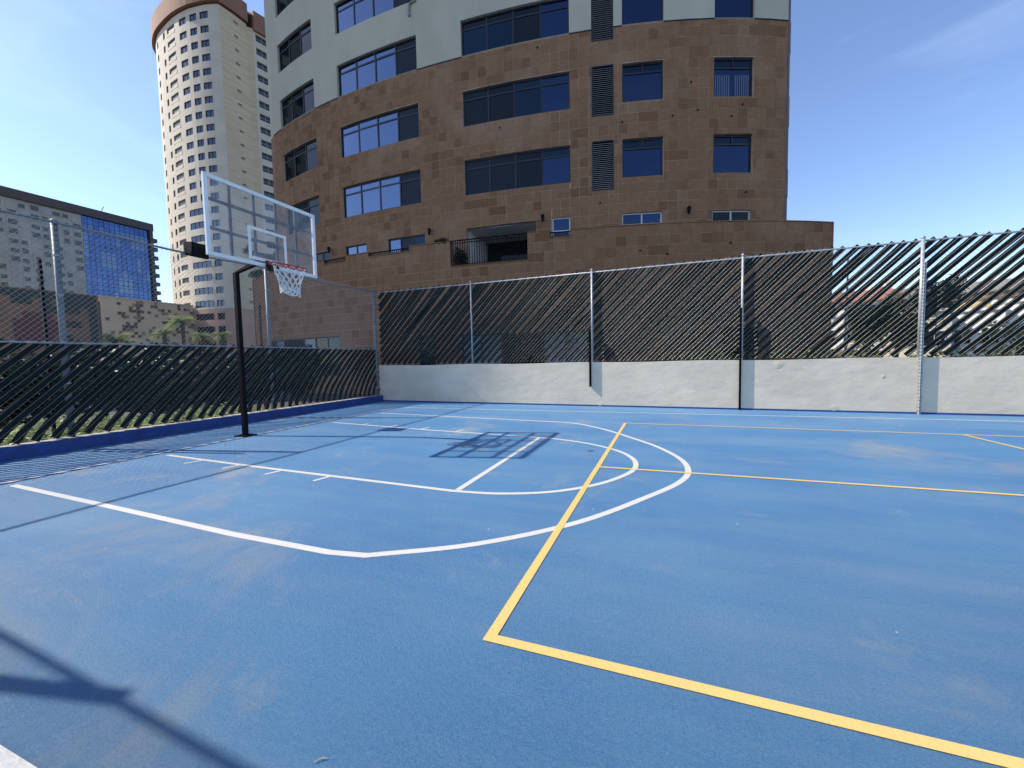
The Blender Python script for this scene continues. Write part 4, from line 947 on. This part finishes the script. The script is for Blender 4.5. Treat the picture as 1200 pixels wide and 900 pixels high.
# ------------------------------------------------------------------ parked car behind the left fence
cr = empty('parked_car', 'white car parked beyond the slats behind the hoop pole', 'car')
m_car = mat('white_car_paint', (0.78, 0.78, 0.78), 0.25); m_tyre = mat('tyre_rubber', (0.015, 0.015, 0.015), 0.8)
prof_ = [(-2.1, 0.35), (-2.15, 0.8), (-1.95, 1.0), (-1.2, 1.08), (-0.55, 1.62), (1.05, 1.66), (1.75, 1.15), (2.1, 1.05), (2.15, 0.4)]
mb = MB(); N = len(prof_)
for s in (-0.85, 0.85): mb.v += [(x, s * (0.86 if z > 1.3 else 1.0), z) for x, z in prof_]
mb.f.append(tuple(range(N))); mb.f.append(tuple(range(2 * N - 1, N - 1, -1)))
for i in range(N): j = (i + 1) % N; mb.f.append((i, N + i, N + j, j))
body = mb.build('body', m_car, cr)
for s in (-1, 1):
    for x0, x1 in ((-0.75, 0.1), (0.18, 1.2)):
        mb = MB(); y = s * 0.80
        mb.hexa([(x0 - .2 if x0 < 0 else x0, s * .86, 1.12), (x1 + (.25 if x1 > 1 else 0), s * .86, 1.12), (x1 + (.25 if x1 > 1 else 0), s * .82, 1.12), (x0 - .2 if x0 < 0 else x0, s * .82, 1.12), (x0 + .15, s * .755, 1.55), (x1 - .1, s * .755, 1.55), (x1 - .1, s * .72, 1.55), (x0 + .15, s * .72, 1.55)]); mb.build('window', m_dark, body)
    for x in (-1.35, 1.35):
        mb = MB(); mb.tube([(x, s * 0.66, 0.32), (x, s * 0.88, 0.32)], 0.32, 18); wl = mb.build('wheel', m_tyre, cr); mb = MB(); mb.tube([(x, s * 0.87, 0.32), (x, s * 0.895, 0.32)], 0.19, 14); mb.build('rim', m_galv, wl)
mb = MB(); mb.hexa([(-1.18, -.7, 1.10), (-1.18, .7, 1.10), (-1.10, .7, 1.10), (-1.10, -.7, 1.10), (-0.60, -.62, 1.60), (-0.60, .62, 1.60), (-.54, .62, 1.60), (-.54, -.62, 1.60)]); mb.build('windscreen', m_dark, body)
for s in (-.62, .62): mb = MB(); mb.box((-2.17, s - .16, .72), (-2.05, s + .16, .88)); mb.build('headlight', m_galv, cr)
cr.location = (-24.6, 18.0, -0.25); cr.rotation_euler = (0, 0, rad(60))

# ------------------------------------------------------------------ hillside beyond the right-hand fence
def hz(x, y): 
    k = max(0.0, min(1.0, (y - 38) / 70.0)); return -0.25 + 7.5 * k * k * (3 - 2 * k) + 0.4 * math.sin(x * .11) * k
mb = MB(); gx = np.linspace(9, 150, 30); gy = np.linspace(34, 190, 30)
for i in range(29):
    for j in range(29):
        q = [(gx[i], gy[j]), (gx[i + 1], gy[j]), (gx[i + 1], gy[j + 1]), (gx[i], gy[j + 1])]; mb.quad(*[(a, b, hz(a, b) - (0.05 if b < 35 else 0)) for a, b in q])
tag(mb.build('hillside', mat('hill_grass', (0.10, 0.095, 0.05), 0.95, 0.4, 0.3, 0.4, 2)), kind='structure')
def house(x, y, z, wd, dp, h, roofh, rz, wm, rm, label, nwin=3, storeys=2, flat=False):
    t = empty('house', label, 'house'); mb = MB(); mb.box((-wd / 2, -dp / 2, -3), (wd / 2, dp / 2, h)); mb.build('wall', wm, t)
    mb = MB(); e = 0.5
    if flat: mb.box((-wd / 2 - .2, -dp / 2 - .2, h), (wd / 2 + .2, dp / 2 + .2, h + roofh)); mb.build('roof', rm, t)
    else:
        a = [(-wd / 2 - e, -dp / 2 - e, h), (wd / 2 + e, -dp / 2 - e, h), (wd / 2 + e, dp / 2 + e, h), (-wd / 2 - e, dp / 2 + e, h)]; r0, r1 = (-wd / 2 + dp * .3, 0, h + roofh), (wd / 2 - dp * .3, 0, h + roofh)
        mb.v = a + [r0, r1, *[(q[0], q[1], q[2] - .2) for q in a]]; mb.f = [(0, 1, 5, 4), (1, 2, 5), (2, 3, 4, 5), (3, 0, 4), (6, 7, 1, 0), (7, 8, 2, 1), (8, 9, 3, 2), (9, 6, 0, 3), (9, 8, 7, 6)]; rf = mb.build('roof', rm, t)
        mb = MB(); mb.box((wd * .2, .2, h + roofh * .4), (wd * .2 + .7, .9, h + roofh + .7)); mb.build('chimney', wm, rf)
    fh = h / storeys
    for s in range(storeys):
        for k in range(nwin):
            xx = -wd / 2 + wd * (k + .5) / nwin; zz = fh * s + fh * .3; w2 = min(.7, wd / nwin * .3)
            mb = MB(); mb.box((xx - w2 - .1, -dp / 2 - .06, zz - .1), (xx + w2 + .1, -dp / 2 - .01, zz + 1.45)); wo = mb.build('window', m_wframe, t)
            mb = MB(); mb.box((xx - w2, -dp / 2 - .09, zz), (xx - .04, -dp / 2 - .065, zz + 1.35)); mb.box((xx + .04, -dp / 2 - .09, zz), (xx + w2, -dp / 2 - .065, zz + 1.35)); mb.build('pane', m_dark, wo)
    t.location = (x, y, z); t.rotation_euler = (0, 0, rz); return t
w_cr = mat('house_cream', (0.62, 0.55, 0.42), 0.85, .08, .5); w_wh = mat('house_white', (0.75, 0.74, 0.71), 0.85, .06, .5); w_gr = mat('house_grey', (0.33, 0.31, 0.28), .85, .1, .5); w_ye = mat('house_yellow', (0.58, 0.43, 0.22), .85, .08, .5)
r_tc = mat('clay_tiles', (0.27, 0.125, 0.085), .85, .25, 1.2); r_gr = mat('grey_roof', (0.20, 0.185, 0.17), .85, .2, .8); r_br = mat('brown_roof', (0.24, 0.15, 0.10), .85, .2, 1)
house(21.6, 64, 2.0, 6.5, 6, 5.6, 1.5, rad(-18), w_wh, r_tc, 'white house with clay tiled roof beside the stone building', 3)
house(26.4, 70, 2.6, 4.4, 6, 6.2, 1.5, rad(-15), w_cr, r_tc, 'cream house with clay tiled roof above the green tree', 2)
house(23.6, 54, 0.6, 4.6, 5, 4.6, 0.25, rad(-20), w_cr, w_cr, 'low cream flat roofed house below the clay tiled roofs', 2, 1, True)
house(44.0, 84, 5.0, 24, 8, 4.9, 1.9, rad(-25), w_gr, r_gr, 'long house with wide grey roof on top of the slope', 6, 1)
house(34.3, 64.5, 2.0, 4.2, 5, 5.2, 0.3, rad(-25), w_ye, r_br, 'yellow flat roofed house in front of the long grey roof', 2, 1, True)
house(29.6, 56.5, 0.8, 3.6, 5, 4.5, 0.25, rad(-28), w_wh, w_wh, 'small white flat roofed building lowest on the slope', 2, 1, True)
house(34.0, 57, 0.9, 5.0, 5, 5.2, 0.3, rad(-28), w_wh, w_wh, 'larger white flat roofed building beside the yellow house', 3, 1, True)
tree(16.4, 45, -0.2, 5.6, 1.9, lf_mid, 21, 'broad green tree between the stone building and the clay roofed houses', 3600, .16)
tree(18.8, 46, -0.2, 6.2, 2.0, lf_mid, 22, 'bushy green tree beside the perforated fence post', 3600, .16)
tree(24.2, 52, 0.2, 8.2, 1.7, lf_dark, 23, 'dark tall tree rising above the long grey roof', 3400, .16)
tree(25.2, 43, -0.2, 3.6, 2.0, lf_lite, 24, 'low light green tree in front of the small white building', 2200, .14)
tree(29.6, 47, 0.0, 3.3, 2.0, lf_lite, 25, 'small light green tree by the larger white building', 2200, .14)
sl_ = empty('street_lamp', 'slim grey street lamp with a short arm beyond the slatted fence', 'street lamp')
mb = MB(); mb.tube([(10.9, 33, -.25), (10.9, 33, 7.9)], [0.09, 0.05], 8); mb.build('pole', m_galv, sl_); mb = MB(); mb.tube([(10.9, 33, 7.8), (11.5, 33, 8.1), (12.3, 33, 8.15)], 0.035, 6); mb.build('arm', m_galv, sl_)
mb = MB(); mb.box((12.1, 32.9, 8.07), (12.7, 33.1, 8.2)); mb.build('lamp_head', m_black, sl_)

# a dry twig lying on the paint
tp_ = empty('twig', 'thin dry pale twig lying on the blue court near the thick white line', 'twig')
mb = MB(); mb.tube([(-1.235, 1.095, 0.006), (-1.222, 1.112, 0.009), (-1.200, 1.125, 0.006)], 0.0018, 5); mb.build('stem', mat('dry_twig', (0.5, 0.42, 0.26), 0.8), tp_)
mb = MB(); mb.tube([(-1.222, 1.112, 0.008), (-1.217, 1.128, 0.005)], 0.0014, 5); mb.build('side_shoot', MATS['dry_twig'], tp_)
